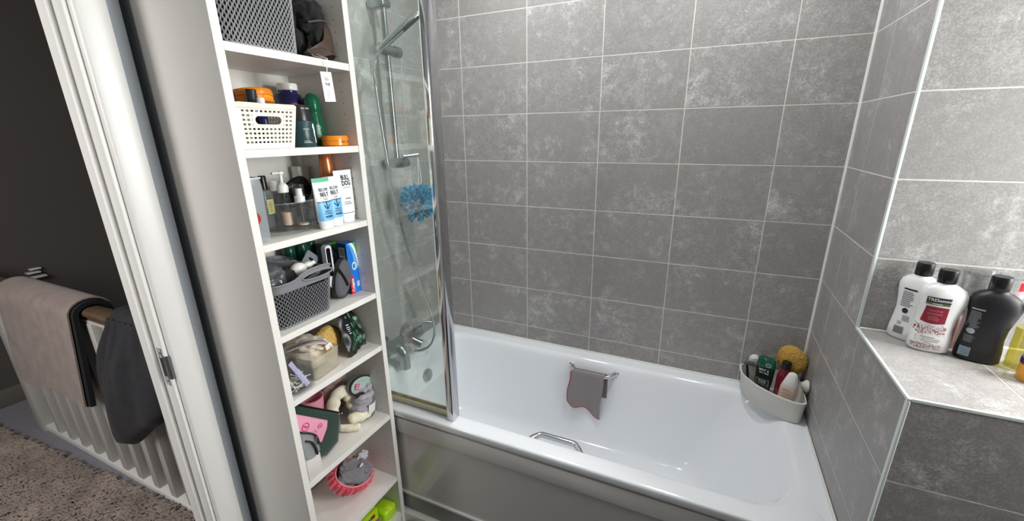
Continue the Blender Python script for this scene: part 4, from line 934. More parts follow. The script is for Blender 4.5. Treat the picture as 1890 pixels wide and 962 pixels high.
# --- fifth shelf
px('sponge', '#d9b263', rough=.9); px('sponge_wet', '#c39a45', rough=.85)
for k in ('sponge', 'sponge_wet'):
    m = M[k]; n = m.node_tree.nodes; l = m.node_tree.links; tc = n.new('ShaderNodeTexCoord'); v = n.new('ShaderNodeTexVoronoi'); v.inputs['Scale'].default_value = 190; v.inputs['Randomness'].default_value = 1
    rp = n.new('ShaderNodeValToRGB'); rp.color_ramp.elements[0].position = .10; rp.color_ramp.elements[1].position = .36; c = n['Principled BSDF'].inputs['Base Color'].default_value[:]
    rp.color_ramp.elements[0].color = (c[0] * .5, c[1] * .40, c[2] * .3, 1); rp.color_ramp.elements[1].color = c
    w = n.new('ShaderNodeTexNoise'); w.inputs['Scale'].default_value = 60; ad = n.new('ShaderNodeVectorMath'); ad.operation = 'MULTIPLY_ADD'; ad.inputs[1].default_value = (.012,) * 3
    l.new(tc.outputs['Object'], w.inputs[0]); l.new(w.outputs['Color'], ad.inputs[0]); l.new(tc.outputs['Object'], ad.inputs[2]); l.new(ad.outputs[0], v.inputs['Vector'])
    b = n.new('ShaderNodeBump'); b.inputs['Strength'].default_value = 1; b.inputs['Distance'].default_value = .003; l.new(v.outputs[0], b.inputs['Height']); l.new(b.outputs[0], n['Principled BSDF'].inputs['Normal'])
    l.new(v.outputs[0], rp.inputs[0]); l.new(rp.outputs[0], n['Principled BSDF'].inputs['Base Color'])
def pitted(c, r, seed):
    s_ = Vector((seed, 0, 0))
    def d(v):
        a = noise.noise(v * 1.6 + s_) * .05; p = noise.cell(v * 9 + s_ + noise.noise_vector(v * 5) * .8)
        return 1 + a + noise.noise(v * 7 + s_) * .018 - (.045 if p > .80 else 0)
    return dict(c=c, r=r, sub=5, disp=d)
px('leafbag_black', '#15171a', rough=.35); px('leaf_a', '#4f8a64', rough=.4); px('leaf_b', '#2c5c42', rough=.4)
px('cream_cloth', '#e0d5c3', rough=.85, var=.06, vs=10, sheen=.2); px('pink_cream', '#d9c3bc', rough=.85, sheen=.2); px('lavender', '#b3b0d2', rough=.45); px('cotton', '#efece6', rough=.9)
M['jarglass'] = clear('jar_glass', '#fefefe', .006, '#f4f6f7', .02, .05); M['milky'] = clear('milky_plastic', '#fbf9f4', .24, '#efe6d2', .2, .12)
t = shelf_thing('glass_jar', 'clear glass jar holding cotton buds at the left end of the fifth shelf', 'jar', .238, -1.078, -1.204)
jl = []
for w_, z in ((.040, 0), (.045, .004), (.046, .07), (.044, .110), (.045, .125), (.0425, .125), (.0425, .07), (.041, .006)): jl.append([(x, y, z) for x, y, _ in rrect(-w_, w_, -w_, w_, .025, 0, 5)])
m_ = MB(); m_.loft(jl, True, True); obj('glass', m_, 'jarglass', t, 50)
obj('rim_ring', MB().tube([(x, y, .125) for x, y, _ in rrect(-.0437, .0437, -.0437, .0437, .024, 0, 5)], .0016, 6, closed=True), 'jarglass', t, 60)
rn = random.Random(5)
bud = None
for k in range(26):
    a = Vector((rn.uniform(-.028, .030), rn.uniform(-.03, .03), rn.uniform(.010, .034))); d = Vector((rn.gauss(0, 1), rn.gauss(0, 1), rn.gauss(0, .45))).normalized() * .03
    a -= d * .5; a.x = max(-.034, min(.034, a.x)); a.z = max(.008, a.z)
    m_ = MB(); m_.tube([a, a + d], .0011, 5); m_.ball(a[:], .0024, 1); m_.ball((a + d)[:], .0024, 1)
    b_ = tag(obj('cotton_bud', m_, 'cotton', None, 60), 'white cotton bud lying loose in the bottom of the glass jar', 'cotton bud', 'cotton buds in the glass jar')
    b_.location = (.238, -1.078, -1.204 + H); b_.rotation_euler = (0, 0, R9)
lf = tag(obj('nail_file', MB().box((-.007, -.001, 0), (.007, .001, .105), .0008), 'lavender'), 'lavender flat stick leaning inside the glass jar', 'nail file'); lf.location = (.262, -1.058, -1.196 + H); lf.rotation_euler = (.0, -.0, R9); lf.rotation_euler = (Matrix.Rotation(R9, 4, 'Z') @ Matrix.Rotation(-.42, 4, 'Y')).to_euler()
obj('handle', MB().box((-.0085, -.004, .0), (.0085, .004, .07), .003), 'lavender', lf)
t = shelf_thing('plastic_tub', 'milky see-through tub full of folded cream cloth in the middle of the fifth shelf', 'tub', .170, -.985, -1.204, None, .10)
tl = []
for w_, d_, z in ((.050, .085, 0), (.054, .089, .004), (.058, .093, .072), (.0565, .0915, .072), (.052, .087, .005)): tl.append([(x, y, z) for x, y, _ in rrect(-w_, w_, -d_, d_, .014, 0, 4)])
m_ = MB(); m_.loft(tl, True, True); obj('shell', m_, 'milky', t, 50)
obj('rim', MB().tube([(x, y, .0725) for x, y, _ in rrect(-.0575, .0575, -.0925, .0925, .014, 0, 4)], .0016, 6, closed=True), 'milky', t, 60)
c_ = shelf_thing('folded_cloth', 'folded cream cloth with pink striped edge heaped in the milky tub', 'cloth', .165, -.985, -1.196)
m_ = MB(); m_.ball(**lump((0, .0, .038), (.046, .078, .036), .22, 1.8, 12)); m_.ball(**lump((.012, -.01, .078), (.042, .060, .020), .35, 2.4, 15)); obj('fabric', m_, 'cream_cloth', c_, 180)
m_ = strap([(-.045, .0, .082), (-.010, -.045, .098), (.030, -.070, .086), (.048, -.082, .066)], .034, .003, (0, 0, 1)); obj('pink_edge', m_, 'pink_cream', c_, 50)
for q in (-.008, .004): obj('stripe', strap([(-.045 + q, .0, .0845), (-.010 + q, -.045, .1005), (.030 + q, -.070, .0885)], .003, .002, (0, 0, 1)), 'grey_silk', c_, 50)
obj('care_label', MB().box((.030, -.090, .062), (.052, -.0885, .080), 0, Matrix.Rotation(-.2, 4, 'Y')), 'paper', c_)
t = shelf_thing('sponge', 'round yellow bath sponge standing on the fifth shelf behind the milky tub', 'sponge', .125, -.850, -1.166)
obj('sponge_body', MB().ball(**pitted((0, 0, 0), (.055, .030, .052), 3)), 'sponge', t, 180)
t.location = (.168, -.889, -1.149 + H)
t = shelf_thing('foil_pouch', 'crumpled black packet printed with green leaves at the right of the fifth shelf', 'packet', .215, -.818, -1.204)
def crinkle(u, v):
    x = -.062 + .102 * u + .010 * v; z = .002 + .150 * v - .045 * u * v; y = -.022 + .05 * v ** 1.6 - .012 * math.sin(u * 5 + .6) + .008 * noise.noise(Vector((u * 4, v * 4, 2)))
    return (x, y, z + .006 * noise.noise(Vector((u * 5, v * 5, 7))))
m_ = MB().grid(crinkle, 20, 20, .003); obj('front_panel', m_, 'leafbag_black', t, 35)
def flap(u, v):
    p = crinkle(1, v); return (p[0] + .010 * math.sin(u * PI * .6), p[1] + .085 * u, p[2] - .010 * u * v + .010 * math.sin(u * 4) + .004 * noise.noise(Vector((u * 5, v * 5, 1))))
m_ = MB().grid(flap, 10, 16, .002); obj('side_fold', m_, 'leafbag_black', t, 35)
def tops(u, v):
    p = crinkle(u, 1); return (p[0], p[1] + .07 * v, p[2] + .012 * math.sin(v * PI) - .02 * v)
obj('top_fold', MB().grid(tops, 14, 8, .002), 'leafbag_black', t, 35)
def on(u, v): p = crinkle(u, v); return (p[0], p[1] - .0012, p[2] + .0008)
lv = []
for (cu, cv, ang, ln, g_) in ((.60, .18, 2.2, .20, 0), (.62, .20, .8, .22, 0), (.58, .36, 2.3, .20, 0), (.66, .40, .7, .18, 1), (.64, .58, 1.9, .20, 0), (.72, .62, .8, .22, 1), (.70, .80, 1.6, .20, 0), (.83, .82, .5, .20, 0), (.86, .18, .9, .24, 0), (.84, .10, 2.4, .18, 1), (.40, .12, 1.7, .18, 1), (.45, .30, 2.4, .16, 1), (.92, .55, 1.0, .14, 1), (.30, .10, 2.2, .14, 1)):
    dx, dy = math.cos(ang), math.sin(ang); pts = []
    for i in range(9):
        s_ = i / 8; w_ = .062 * math.sin(s_ * PI) ** .8; pts.append((cu + dx * ln * s_ - dy * w_, cv + dy * ln * s_ + dx * w_))
    for i in range(7, 0, -1):
        s_ = i / 8; w_ = -.062 * math.sin(s_ * PI) ** .8; pts.append((cu + dx * ln * s_ - dy * w_, cv + dy * ln * s_ + dx * w_))
    pts = [(min(.99, max(.01, a)), min(.99, max(.01, b))) for a, b in pts]
    m_ = MB(); m_.add([on(*q) for q in pts] + [on(cu + dx * ln * .5, cv + dy * ln * .5)], [(i, (i + 1) % len(pts), len(pts)) for i in range(len(pts))])
    obj('leaf_print', m_, ('leaf_a', 'leaf_b')[g_], t, 60)
obj('stem_print', MB().tube([on(.60 + .12 * i / 10, .08 + .85 * i / 10) for i in range(11)], .0009, 4), 'leaf_b', t, 60)
lt = MB(); text(lt, 'botanics', .009, lambda u, v: on(.5 + u * 9, .86 + v * 8), -.012, .004, .8); lines(lt, lambda u, v: on(.5 + u * 9, .86 + v * 8), -.030, -.012, -.050, -.012, 5, .3); obj('lettering', lt, 'whiteink', t)

# --- sixth shelf
px('kraft_pale', '#d8d0cd', rough=.4); px('moss', '#123325', rough=.8, bump=.4, bs=500, sheen=.3); px('candy_pink', '#e693a6', rough=.35); px('packet_pink', '#eaa0b8', rough=.3); px('hot_pink', '#d2266e', rough=.4); px('cream_fleece', '#e9e0c8', rough=.95, var=.05, vs=20, bump=.6, bs=160, sheen=.3)
px('taupe_fleece', '#9c8378', rough=.9, var=.12, vs=30, bump=.5, bs=250, sheen=.3); px('mint_mesh', '#a9bdb3', rough=.8, bump=.5, bs=700); px('dove_jersey', '#a9a3ac', rough=.85, var=.08, vs=20, sheen=.3)
t = shelf_thing('zip_purse', 'dark green fabric zip purse leaning at the left of the sixth shelf', 'purse', .232, -1.040, -1.497)
out = [(-.050, .245), (.096, .118), (.098, .104), (.074, .016), (.018, .000), (-.018, .018), (-.070, .12), (-.070, .235)]
def puff_poly(out, th, n=3):
    c = (sum(p[0] for p in out) / len(out), sum(p[1] for p in out) / len(out)); lo = []
    for y, k in ((-th, .80), (-th * .8, .93), (0, 1), (th * .8, .93), (th, .80)): lo.append([(c[0] + (x - c[0]) * k, y, c[1] + (z - c[1]) * k) for x, z in out])
    return MB().loft(lo)
m_ = puff_poly(out, .014); obj('fabric', m_, 'moss', t, 60)
obj('zip', MB().tube([(-.050, -.010, .246), (.096, -.010, .119)], .0028, 6), 'black', t); obj('zip_pull', MB().ball((.098, -.013, .116), .004, 2), 'steel', t)
t = shelf_thing('beaker', 'pink plastic beaker standing behind the dark green purse', 'beaker', .110, -.945, -1.497)
obj('cup', MB().lathe([(.028, 0), (.030, .002), (.040, .145), (.037, .145), (.028, .006), (.001, .006)], 36), 'candy_pink', t, 50)
t = shelf_thing('sachet', 'pink foil packet with round printed badges in front of the green purse', 'packet', .258, -1.062, -1.440)
q = [(-.060, .185), (.052, .083), (.046, .060), (.018, .025), (-.060, .055)]
m_ = puff_poly(q, .006); obj('packet', m_, 'packet_pink', t, 40)
ff = flat((0, -.0062, 0), (1, 0, 0), (0, 0, 1), .0008); lt = MB()
for cx, cz, r in ((-.030, .118, .0135), (.018, .088, .0085), (-.004, .078, .008)):
    for a0 in range(18):
        a, b = 2 * PI * a0 / 18, 2 * PI * (a0 + 1) / 18; lt.add([ff(cx + k * math.cos(g_), cz + k * math.sin(g_)) for k, g_ in ((r, a), (r, b), (r * .8, b), (r * .8, a))], [(0, 1, 2, 3)])
text(lt, 'PINK', .0085, ff, -.030, .118, .9, -.6, .02); text(lt, 'NEW', .006, ff, .018, .088, .8, -.6, .02); obj('print', lt, 'hot_pink', t)
lt = MB()
for i in range(9): s_ = i / 9; lt.add([ff(.050 - .030 * s_ + d, .078 - .050 * s_ + e) for d, e in ((0, 0), (.002, -.001), (.0005, -.004), (-.0015, -.003))], [(0, 1, 2, 3)])
obj('edge_marks', lt, 'ink', t)
t = shelf_thing('zip_bag', 'small clear pouch with black binding and silver zip over the pink packet', 'pouch', .276, -1.088, -1.440)
q = [(-.034, .130), (.002, .098), (.018, .075), (.022, .020), (-.008, .002), (-.034, .030)]
m_ = puff_poly(q, .004); obj('film', m_, 'frost', t, 40)
obj('binding', strap([(-.034, -.005, .126), (.000, -.005, .098), (.012, -.005, .078), (.016, -.005, .050)], .004, .014, (0, 1, 0)), 'blackmatte', t, 50)
obj('zip', strap([(-.024, -.0062, .088), (-.008, -.0062, .074), (.002, -.0062, .045), (.004, -.0062, .02)], .004, .013, (0, 1, 0)), 'blackmatte', t, 50)
m_ = MB(); m_.ball((.008, -.0115, .078), (.004, .002, .004), 2); m_.box((.0065, -.0125, .052), (.0105, -.0105, .074), .001); obj('zip_pull', m_, 'steel', t)
t = shelf_thing('packet_box', 'pale frosted box at the front left corner of the sixth shelf', 'box', .262, -1.096, -1.497, None)
obj('carton', MB().box((-.026, -.018, 0), (.026, .03, .072), .003), 'kraft_pale', t)
t = shelf_thing('hair_band', 'cream fleece hair band twisted into a loop beside the green purse', 'hair band', .165, -.860, -1.497)
def fat(P, r, m, amp=.12, fr=60):
    P = spline(P, 10); mb = MB(); n = len(P); mb.tube(P, [(r if not isinstance(r, (list, tuple)) else r[0] + (r[1] - r[0]) * i / n) * (1 + amp * math.sin(i * .9) * .5) * (min(1, .55 + 3 * min(i, n - 1 - i) / n)) for i in range(n)], 16)
    for i, v in enumerate(mb.v): q = Vector(v); mb.v[i] = tuple(q + noise.noise_vector(q * fr) * .0025)
    return mb
obj('loop', fat([(-.045, 0, .020), (-.052, .0, .075), (-.030, -.0, .125), (.005, -.005, .128), (.025, -.008, .085), (.020, -.02, .035)], .021, 'cream_fleece'), 'cream_fleece', t, 180)
obj('tail', fat([(-.020, -.035, .030), (.020, -.052, .030), (.056, -.062, .024)], .021, 'cream_fleece', .05), 'cream_fleece', t, 180)
obj('tail', fat([(-.055, -.020, .018), (-.030, -.060, .014), (-.010, -.078, .012)], .013, 'cream_fleece', .05), 'cream_fleece', t, 180)
t = shelf_thing('scrunchie', 'taupe fleece scrunchie lying behind the cream hair band', 'scrunchie', .105, -.836, -1.497)
m_ = MB()
for cx, cz, rr, a0 in ((-.030, .108, .028, .3), (.012, .132, .026, 1.2)):
    P = [(cx + rr * math.cos(a), .008 * math.sin(2 * a + a0), cz + rr * .75 * math.sin(a)) for a in [2 * PI * i / 48 for i in range(48)]]
    o_ = len(m_.v); m_.tube(P, [.016 * (1 + .12 * math.sin(i * 1.9)) for i in range(48)], 14, closed=True)
m_.ball(**lump((-.01, .01, .050), (.045, .03, .052), .3, 2.2, 21)); obj('fabric', m_, 'taupe_fleece', t, 180)
t = shelf_thing('eye_mask', 'mint mesh pouch with black edge and a pink printed label on the heap', 'pouch', .200, -.808, -1.362)
m_ = MB(); RQ = Matrix.Rotation(.30, 4, 'Y'); lo = []
def egg(k): return [(.058 * k * math.cos(a) * (1 + .1 * math.cos(a)), .034 * k * math.sin(a)) for a in [2 * PI * j / 36 for j in range(36)]]
for y, k in ((-.006, .55), (-.009, .80), (-.007, .93), (0, 1), (.012, .97), (.018, .7)): lo.append([tuple(RQ @ Vector((x, y, z))) for x, z in egg(k)])
m_.loft(lo); obj('mesh_body', m_, 'mint_mesh', t, 60)
obj('black_edge', MB().tube([RQ @ Vector((x, -.004, z)) for x, z in egg(.985)], .0042, 8, closed=True), 'blackmatte', t, 60)
fl2 = lambda u, v: tuple(RQ @ Vector((u, -.0102, v))); fl3 = lambda u, v: tuple(RQ @ Vector((u, -.0107, v)))
m_ = MB(); m_.add([fl2(-.034, -.010), fl2(-.014, -.013), fl2(-.012, .009), fl2(-.032, .011)], [(0, 1, 2, 3)]); obj('label', m_, 'hot_pink', t)
lt = MB(); text(lt, 'POP', .0072, fl3, -.023, .004, 1, .1, .03); text(lt, 'BOX', .0072, fl3, -.023, -.005, 1, .1, .03); obj('lettering', lt, 'whiteink', t)
t = shelf_thing('folded_beanie', 'dove grey jersey turban folded upright with a white care label', 'hat', .205, -.812, -1.497)
def turb(v):
    return 1 + .06 * math.sin(v.z * 14 + v.x * 3) * (1 - abs(v.z)) + .10 * noise.noise(v * 2.2 + Vector((4, 0, 1)))
m_ = MB(); m_.ball((0, .008, .042), (.044, .044, .044), 4, turb); m_.ball((.004, .002, .088), (.042, .036, .034), 4, turb); obj('fabric', m_, 'dove_jersey', t, 180)
obj('cuff', fat([(-.040, -.008, .096), (-.024, -.032, .108), (.006, -.036, .104), (.030, -.022, .100)], .011, 'x'), 'dove_jersey', t, 180)
obj('tip', MB().ball(**lump((.034, -.006, .112), (.014, .011, .013), .3, 2, 8)), 'dove_jersey', t, 180)
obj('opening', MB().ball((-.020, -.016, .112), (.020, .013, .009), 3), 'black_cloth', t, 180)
m_ = MB(); m_.grid(lambda u, v: (-.008 + .034 * u - .005 * (1 - v), -.0440 + .006 * (2 * u - 1) ** 2 - .002 * v, .034 + .034 * v), 6, 6, .0008); obj('care_label', m_, 'paper', t, 60)
obj('seam', MB().tube([(.043 * math.cos(a), .008 + .044 * math.sin(a), .014) for a in [-PI + PI * i / 20 for i in range(21)]], .0015, 6), 'blackmatte', t, 60)

# --- seventh shelf
M['coral'] = mat('coral_satin', '#dc5262', .45, var=.22, vs=22, sheen=.3); px('coral_edge', '#ee8f9b', rough=.6); px('ash_towel', '#7f7b80', rough=.95, var=.12, vs=25, bump=.6, bs=400, sheen=.3); px('pale_lining', '#c9c6d0', rough=.7)
t = shelf_thing('bathing_cap', 'coral pink gathered shower cap holding a grey towel on the seventh shelf', 'cap', .170, -.885, -1.790)
RC = Matrix.Translation((0, 0, .066)) @ Matrix.Rotation(.40, 4, 'Y') @ Matrix.Rotation(.62, 4, 'X')
lo = []; NA = 200
for i in range(15):
    s_ = i / 14; a_ = s_ * PI * .60
    R_, zz = math.sin(a_), -math.cos(a_)
    ring_ = []
    for j in range(NA):
        th = 2 * PI * j / NA; pl = (s_ ** 2) * (.085 * math.sin(24 * th + 1.3 * math.sin(3 * th)) + .05 * math.sin(41 * th)); r = (R_ * (1 + pl)) * (1 + .05 * noise.noise(Vector((math.cos(th) * 2, math.sin(th) * 2, s_ * 3))))
        ring_.append((r * .098 * math.cos(th), r * .066 * math.sin(th), zz * .058 + .004))
    lo.append(ring_)
def ring2(k, z): return [(k * .094 * math.cos(2 * PI * j / NA), k * .063 * math.sin(2 * PI * j / NA), z) for j in range(NA)]
lo += [ring2(.93, .022), ring2(.88, .018), ring2(.80, -.005), ring2(.5, -.02)]
m_ = MB(); m_.loft(lo, True, True, True, RC); zmin = min(v[2] for v in m_.v); obj('gathered_fabric', m_, 'coral', t, 60)
obj('elastic_edge', MB().tube([RC @ Vector(p) for p in ring2(.90, .024)], .0034, 8, closed=True), 'coral_edge', t, 60)
for i in list(t.children): i.location.z = -zmin + .0005
tw = shelf_thing('hand_towel', 'crumpled grey towel with a small white label stuffed in the coral shower cap', 'towel', .170, -.885, -1.790 - zmin)
m_ = MB(); b_ = lump((0, 0, .026), (.074, .048, .030), .25, 1.6, 31, 5); m_.ball(**b_, mtx=RC); m_.ball(**lump((-.026, .024, .044), (.036, .024, .022), .4, 2.2, 35), mtx=RC); m_.ball(**lump((.030, .010, .040), (.024, .034, .022), .4, 2.2, 38), mtx=RC); obj('fabric', m_, 'ash_towel', tw, 180)
obj('lining_corner', MB().ball(**lump((.040, .036, .052), (.024, .018, .026), .35, 2, 41), mtx=RC), 'pale_lining', tw, 180)
obj('care_label', MB().box((-.010, -.006, .066), (.012, 0, .068), 0, RC @ Matrix.Rotation(.4, 4, 'Z')), 'paper', tw)

# --- bottom shelf
px('lime', '#b4e01c', rough=.35); px('lemon', '#e0ea3a', rough=.4); px('magenta', '#b0418c', rough=.4); px('kraft', '#c7b6ac', rough=.7); px('denim', '#3c5f9c', rough=.4)
t = shelf_thing('lime_carton', 'lime green carton with blue and red print on the bottom shelf', 'box', .215, -.905, -1.975, None, -.10)
obj('carton', MB().box((-.075, -.045, 0), (.045, .045, .118), .0006), 'lime', t)
ff = flat((0, -.045, 0), (1, 0, 0), (0, 0, 1), .0006); m_ = MB()
for nm, m, a in (('red_print', 'crimson', (.010, .030, .088, .104)), ('blue_print', 'denim', (-.010, .008, .086, .100)), ('magenta_print', 'magenta', (.022, .044, .020, .070))):
    m_ = MB(); m_.add([ff(a[0], a[2]), ff(a[1], a[2]), ff(a[1], a[3]), ff(a[0], a[3])], [(0, 1, 2, 3)]); obj(nm, m_, m, t)
lt = MB(); text(lt, 'THIN', .014, flat((0, -.045, 0), (1, 0, 0), (0, 0, 1), .001), -.02, .060, 1, 0, .02); obj('lettering', lt, 'magenta', t)
t = shelf_thing('lemon_packet', 'soft lemon yellow packet at the right of the bottom shelf', 'packet', .235, -.800, -1.975)
m_ = MB(); m_.box((-.036, -.034, 0), (.034, .04, .055), .012); obj('packet', m_, 'lime', t, 60)
obj('round_print', MB().ball((0, -.012, .044), (.026, .022, .013), 3), 'lemon', t, 60)
t = shelf_thing('kraft_box', 'narrow pinkish brown carton standing behind the lime green box', 'box', .130, -.800, -1.975)
obj('carton', MB().box((-.020, -.02, 0), (.020, .02, .145), .0006), 'kraft', t); obj('end_label', MB().box((-.014, -.0206, .125), (.006, -.0195, .135)), 'ink', t)

# ------------------------------------------------------------------ corner caddy on the bath rim and what it holds
px('caddy', '#dcdad3', rough=.4); px('gel_dark', '#0c2a24', rough=.12); px('gel_green', '#12553f', rough=.15); px('berry', '#7c1a2e', rough=.15); px('cream_lotion', '#e2cdb9', rough=.35); px('steel_grey', '#6d6f76', rough=.4)
cz = RIM + .0005; NC = 28
def cad(k, z, ins=0.0):
    """quarter-round outline: two straight backs by the walls, a bulging front"""
    A_, B_ = Vector((1.487, -.092)), Vector((1.650, -.238)); out = [Vector((1.485, -.060))]
    for i in range(NC + 1):
        s_ = i / NC; p = A_.lerp(B_, s_); p = p + Vector((-.667, -.745)) * .026 * math.sin(s_ * PI) ** .8; out.append(p)
    out += [Vector((1.668, -.238)), Vector((1.682, -.226)), Vector((1.685, -.19)), Vector((1.684, -.028)), Vector((1.672, -.014)), Vector((1.497, -.014)), Vector((1.486, -.026))]
    c = Vector((1.63, -.075)); return [((c + (p - c) * k).x, (c + (p - c) * k).y, z) for p in out]
t = thing('corner_caddy', 'white plastic corner caddy standing on the bath rim under the tiles', 'caddy', (0, 0, 0))
m_ = MB(); m_.loft([cad(.90, cz), cad(.93, cz + .003), cad(1, cz + .090), cad(.975, cz + .090), cad(.90, cz + .006)]); obj('tray', m_, 'caddy', t, 50)
m_ = MB(); m_.loft([cad(1.0, cz + .086), cad(1.018, cz + .086), cad(1.018, cz + .092), cad(.975, cz + .092)], False, False); obj('rim', m_, 'caddy', t, 50)
obj('back_plate', MB().box((1.515, -.016, cz + .09), (1.60, -.012, cz + .115), .001), 'caddy', t)
def sucker(label, c, ax):
    q = Matrix.Translation(c) @ (Matrix.Rotation(PI / 2, 4, 'X') if ax == 'y' else Matrix.Rotation(-PI / 2, 4, 'Y'))
    s_ = thing('suction_cup', label, 'suction cup', c)
    m_ = MB(); m_.lathe([(.023, 0), (.024, .002), (.023, .0045), (.020, .006)], 28, mtx=Matrix.Translation(-Vector(c)) @ q); obj('rubber_cup', m_, 'tinted', s_, 50)
    m_ = MB(); m_.lathe([(.021, .005), (.022, .010), (.019, .016), (.013, .020), (.013, .026), (.001, .027)], 28, mtx=Matrix.Translation(-Vector(c)) @ q); obj('knob', m_, 'caddy', s_, 40)
sucker('round white suction knob on the long tiled wall above the caddy', (1.535, -.0006, -1.372), 'y')
sucker('round white suction knob on the end wall right of the caddy', (1.6994, -.150, -1.372), 'x')
fz = cz + .0066
t = thing('shower_gel', 'flat dark green shower gel bottle standing upside down in the caddy', 'bottle', (1.568, -.068, fz), -.42, None)
pr = [(0, .020, .013, 2.4), (.004, .024, .015, 2.6), (.05, .030, .017, 2.8), (.12, .033, .016, 2.8), (.150, .030, .012, 2.8), (.158, .022, .007, 2.5)]
obj('body', body([p for p in pr if p[0] <= .12], 32), 'gel_dark', t, 50); obj('upper_body', body([p for p in pr if p[0] >= .12], 32), 'gel_green', t, 50)
fp = front(pr, .0007); lt = MB(); text(lt, 'MINT &', .0125, fp, 0, .108, .85, 0, .01); text(lt, 'TEA TREE', .0095, fp, .001, .096, .85, 0, .01); text(lt, 'ORIGINAL', .0075, fp, 0, .062, .9, 0, .01); text(lt, 'SOURCE', .0075, fp, 0, .054, .9, 0, .01)
for a in ((-.022, .022, .046, .0468), (-.022, .022, .0692, .070), (-.022, -.0212, .046, .070), (.0212, .022, .046, .070)): patch(fp, *a, 8, 1, lt)
for a0 in range(16):
    a, b = 2 * PI * a0 / 16, 2 * PI * (a0 + 1) / 16; lt.add([fp(.012 + k * math.cos(g_), .132 + k * .8 * math.sin(g_)) for k, g_ in ((.009, a), (.009, b), (.0075, b), (.0075, a))], [(0, 1, 2, 3)])
text(lt, 'v', .008, fp, .012, .133); lines(lt, fp, -.020, .016, .026, .036, 2, .3); obj('lettering', lt, 'whiteink', t)
t = thing('body_wash', 'dark red bottle with round black cap in the middle of the caddy', 'bottle', (1.630, -.088, fz), -.3, None)
obj('body', body([(0, .022, .016, 2.4), (.004, .025, .018, 2.4), (.10, .025, .018, 2.4), (.130, .016, .013, 2.2), (.136, .011, .011, 2)], 32), 'berry', t, 50)
obj('cap', MB().lathe([(.0135, .136), (.0155, .138), (.0155, .160), (.013, .164), (.001, .164)], 24), 'black', t, 40)
t = thing('lotion_bottle', 'pale cream lotion bottle with white cap leaning forward in the caddy', 'bottle', (1.628, -.165, fz), 0, None, (math.radians(4), math.radians(5), -.42))
pr = [(0, .022, .015, 2.5), (.004, .025, .018, 2.6), (.06, .0265, .0185, 2.6), (.105, .0275, .0185, 2.6), (.118, .025, .017, 2.5)]
obj('body', body(pr, 32), 'cream_lotion', t, 50)
obj('cap', body([(.116, .0225, .0165, 2.6), (.120, .0240, .0175, 2.6), (.142, .0195, .0155, 2.4), (.163, .014, .012, 2.3), (.167, .010, .009, 2.2)], 32), 'whiteplastic', t, 45)
lt = MB(); fp = front(pr, .0006); text(lt, 'replenishing', .0052, fp, 0, .088, .9); lines(lt, fp, -.014, .014, .098, .108, 2, .25); lines(lt, fp, -.012, .010, .020, .055, 6, .2); obj('lettering', lt, 'taupe', t)
t = thing('sponge', 'round yellow bath sponge leaning in the corner behind the caddy bottles', 'sponge', (1.650, -.052, -1.324), -.5)
obj('sponge_body', MB().ball(**pitted((0, 0, 0), (.053, .030, .056), 9)), 'sponge_wet', t, 180)
t = thing('razor', 'grey and black wet-shave razor hanging over the left end of the caddy', 'razor', (1.506, -.035, fz))
obj('handle', MB().tube([(.012, -.008, .002), (.010, -.004, .05), (.002, .0, .094), (-.004, .002, .105)], [.0045, .0055, .0045, .004], 10), 'charcoal_cap', t, 60)
obj('head', MB().box((-.020, -.008, .096), (.018, .002, .116), .003, Matrix.Translation((-.004, 0, 0)) @ Matrix.Rotation(.12, 4, 'Y')), 'steel_grey', t)

# ------------------------------------------------------------------ bottles on the ledge
px('pearl_white', '#efeeee', rough=.28, coat=.2); px('matt_black', '#1b191e', rough=.42); px('wine', '#8e1f33', rough=.4); px('khaki_band', '#5d6a32', rough=.4); px('print_grey', '#aeb6bd', rough=.5); px('print_blue', '#a9c4d4', rough=.5); px('pale_pink', '#e7a3ab', rough=.5); px('cocoa', '#6a4a44', rough=.3)
def salon(name, label, x, y, rz, bodym, words):
    t = thing(name, label, 'bottle', (x, y, LZ + .0004), rz)
    # one waist, broad shoulders; the outline leans to one side half way up
    pr = [(0, .034, .022, 2.6, .0, 0), (.005, .0385, .0255, 2.7, 0, 0), (.030, .0375, .026, 2.7, 0, 0), (.060, .0345, .026, 2.5, 0, 0), (.085, .0345, .0265, 2.4, .0015, 0), (.110, .0385, .027, 2.4, .003, 0), (.130, .0425, .027, 2.4, .004, 0), (.145, .0430, .026, 2.3, .003, 0), (.158, .038, .0235, 2.2, .001, 0), (.166, .028, .020, 2.1, 0, 0), (.170, .018, .017, 2, 0, 0), (.174, .0165, .0165, 2, 0, 0)]
    obj('body', body(pr, 48), bodym, t, 60)
    obj('cap', MB().lathe([(.0165, .173), (.0172, .174), (.0172, .203), (.0160, .2055), (.001, .2055)], 36), 'black', t, 40)
    obj('cap_groove', MB().lathe([(.0174, .190), (.0174, .1908)], 36, c0=False, c1=False), 'hole', t)
    return t, pr
t, pr = salon('shampoo_bottle', 'white shampoo bottle with burgundy front label, nearest on the tiled ledge', 1.820, -.520, -.10, 'pearl_white', 1)
f0 = front(pr, .0006); f1 = front(pr, .0011)
sk = lambda f, k=.0: (lambda u, v: f(u - .006, v))
m_ = MB(); patch(sk(f0), -.024, .018, .128, .141, 12, 2, m_); obj('black_band', m_, 'ink', t); m_ = MB(); patch(sk(f0), -.024, .017, .1225, .128, 12, 1, m_); obj('khaki_band', m_, 'khaki_band', t)
lt = MB(); text(lt, 'TRESemmé', .0098, sk(f1), -.002, .1345, .92, 0, .01); lines(lt, sk(f1), -.014, .010, .1235, .1270, 1, .4); obj('lettering', lt, 'whiteink', t)
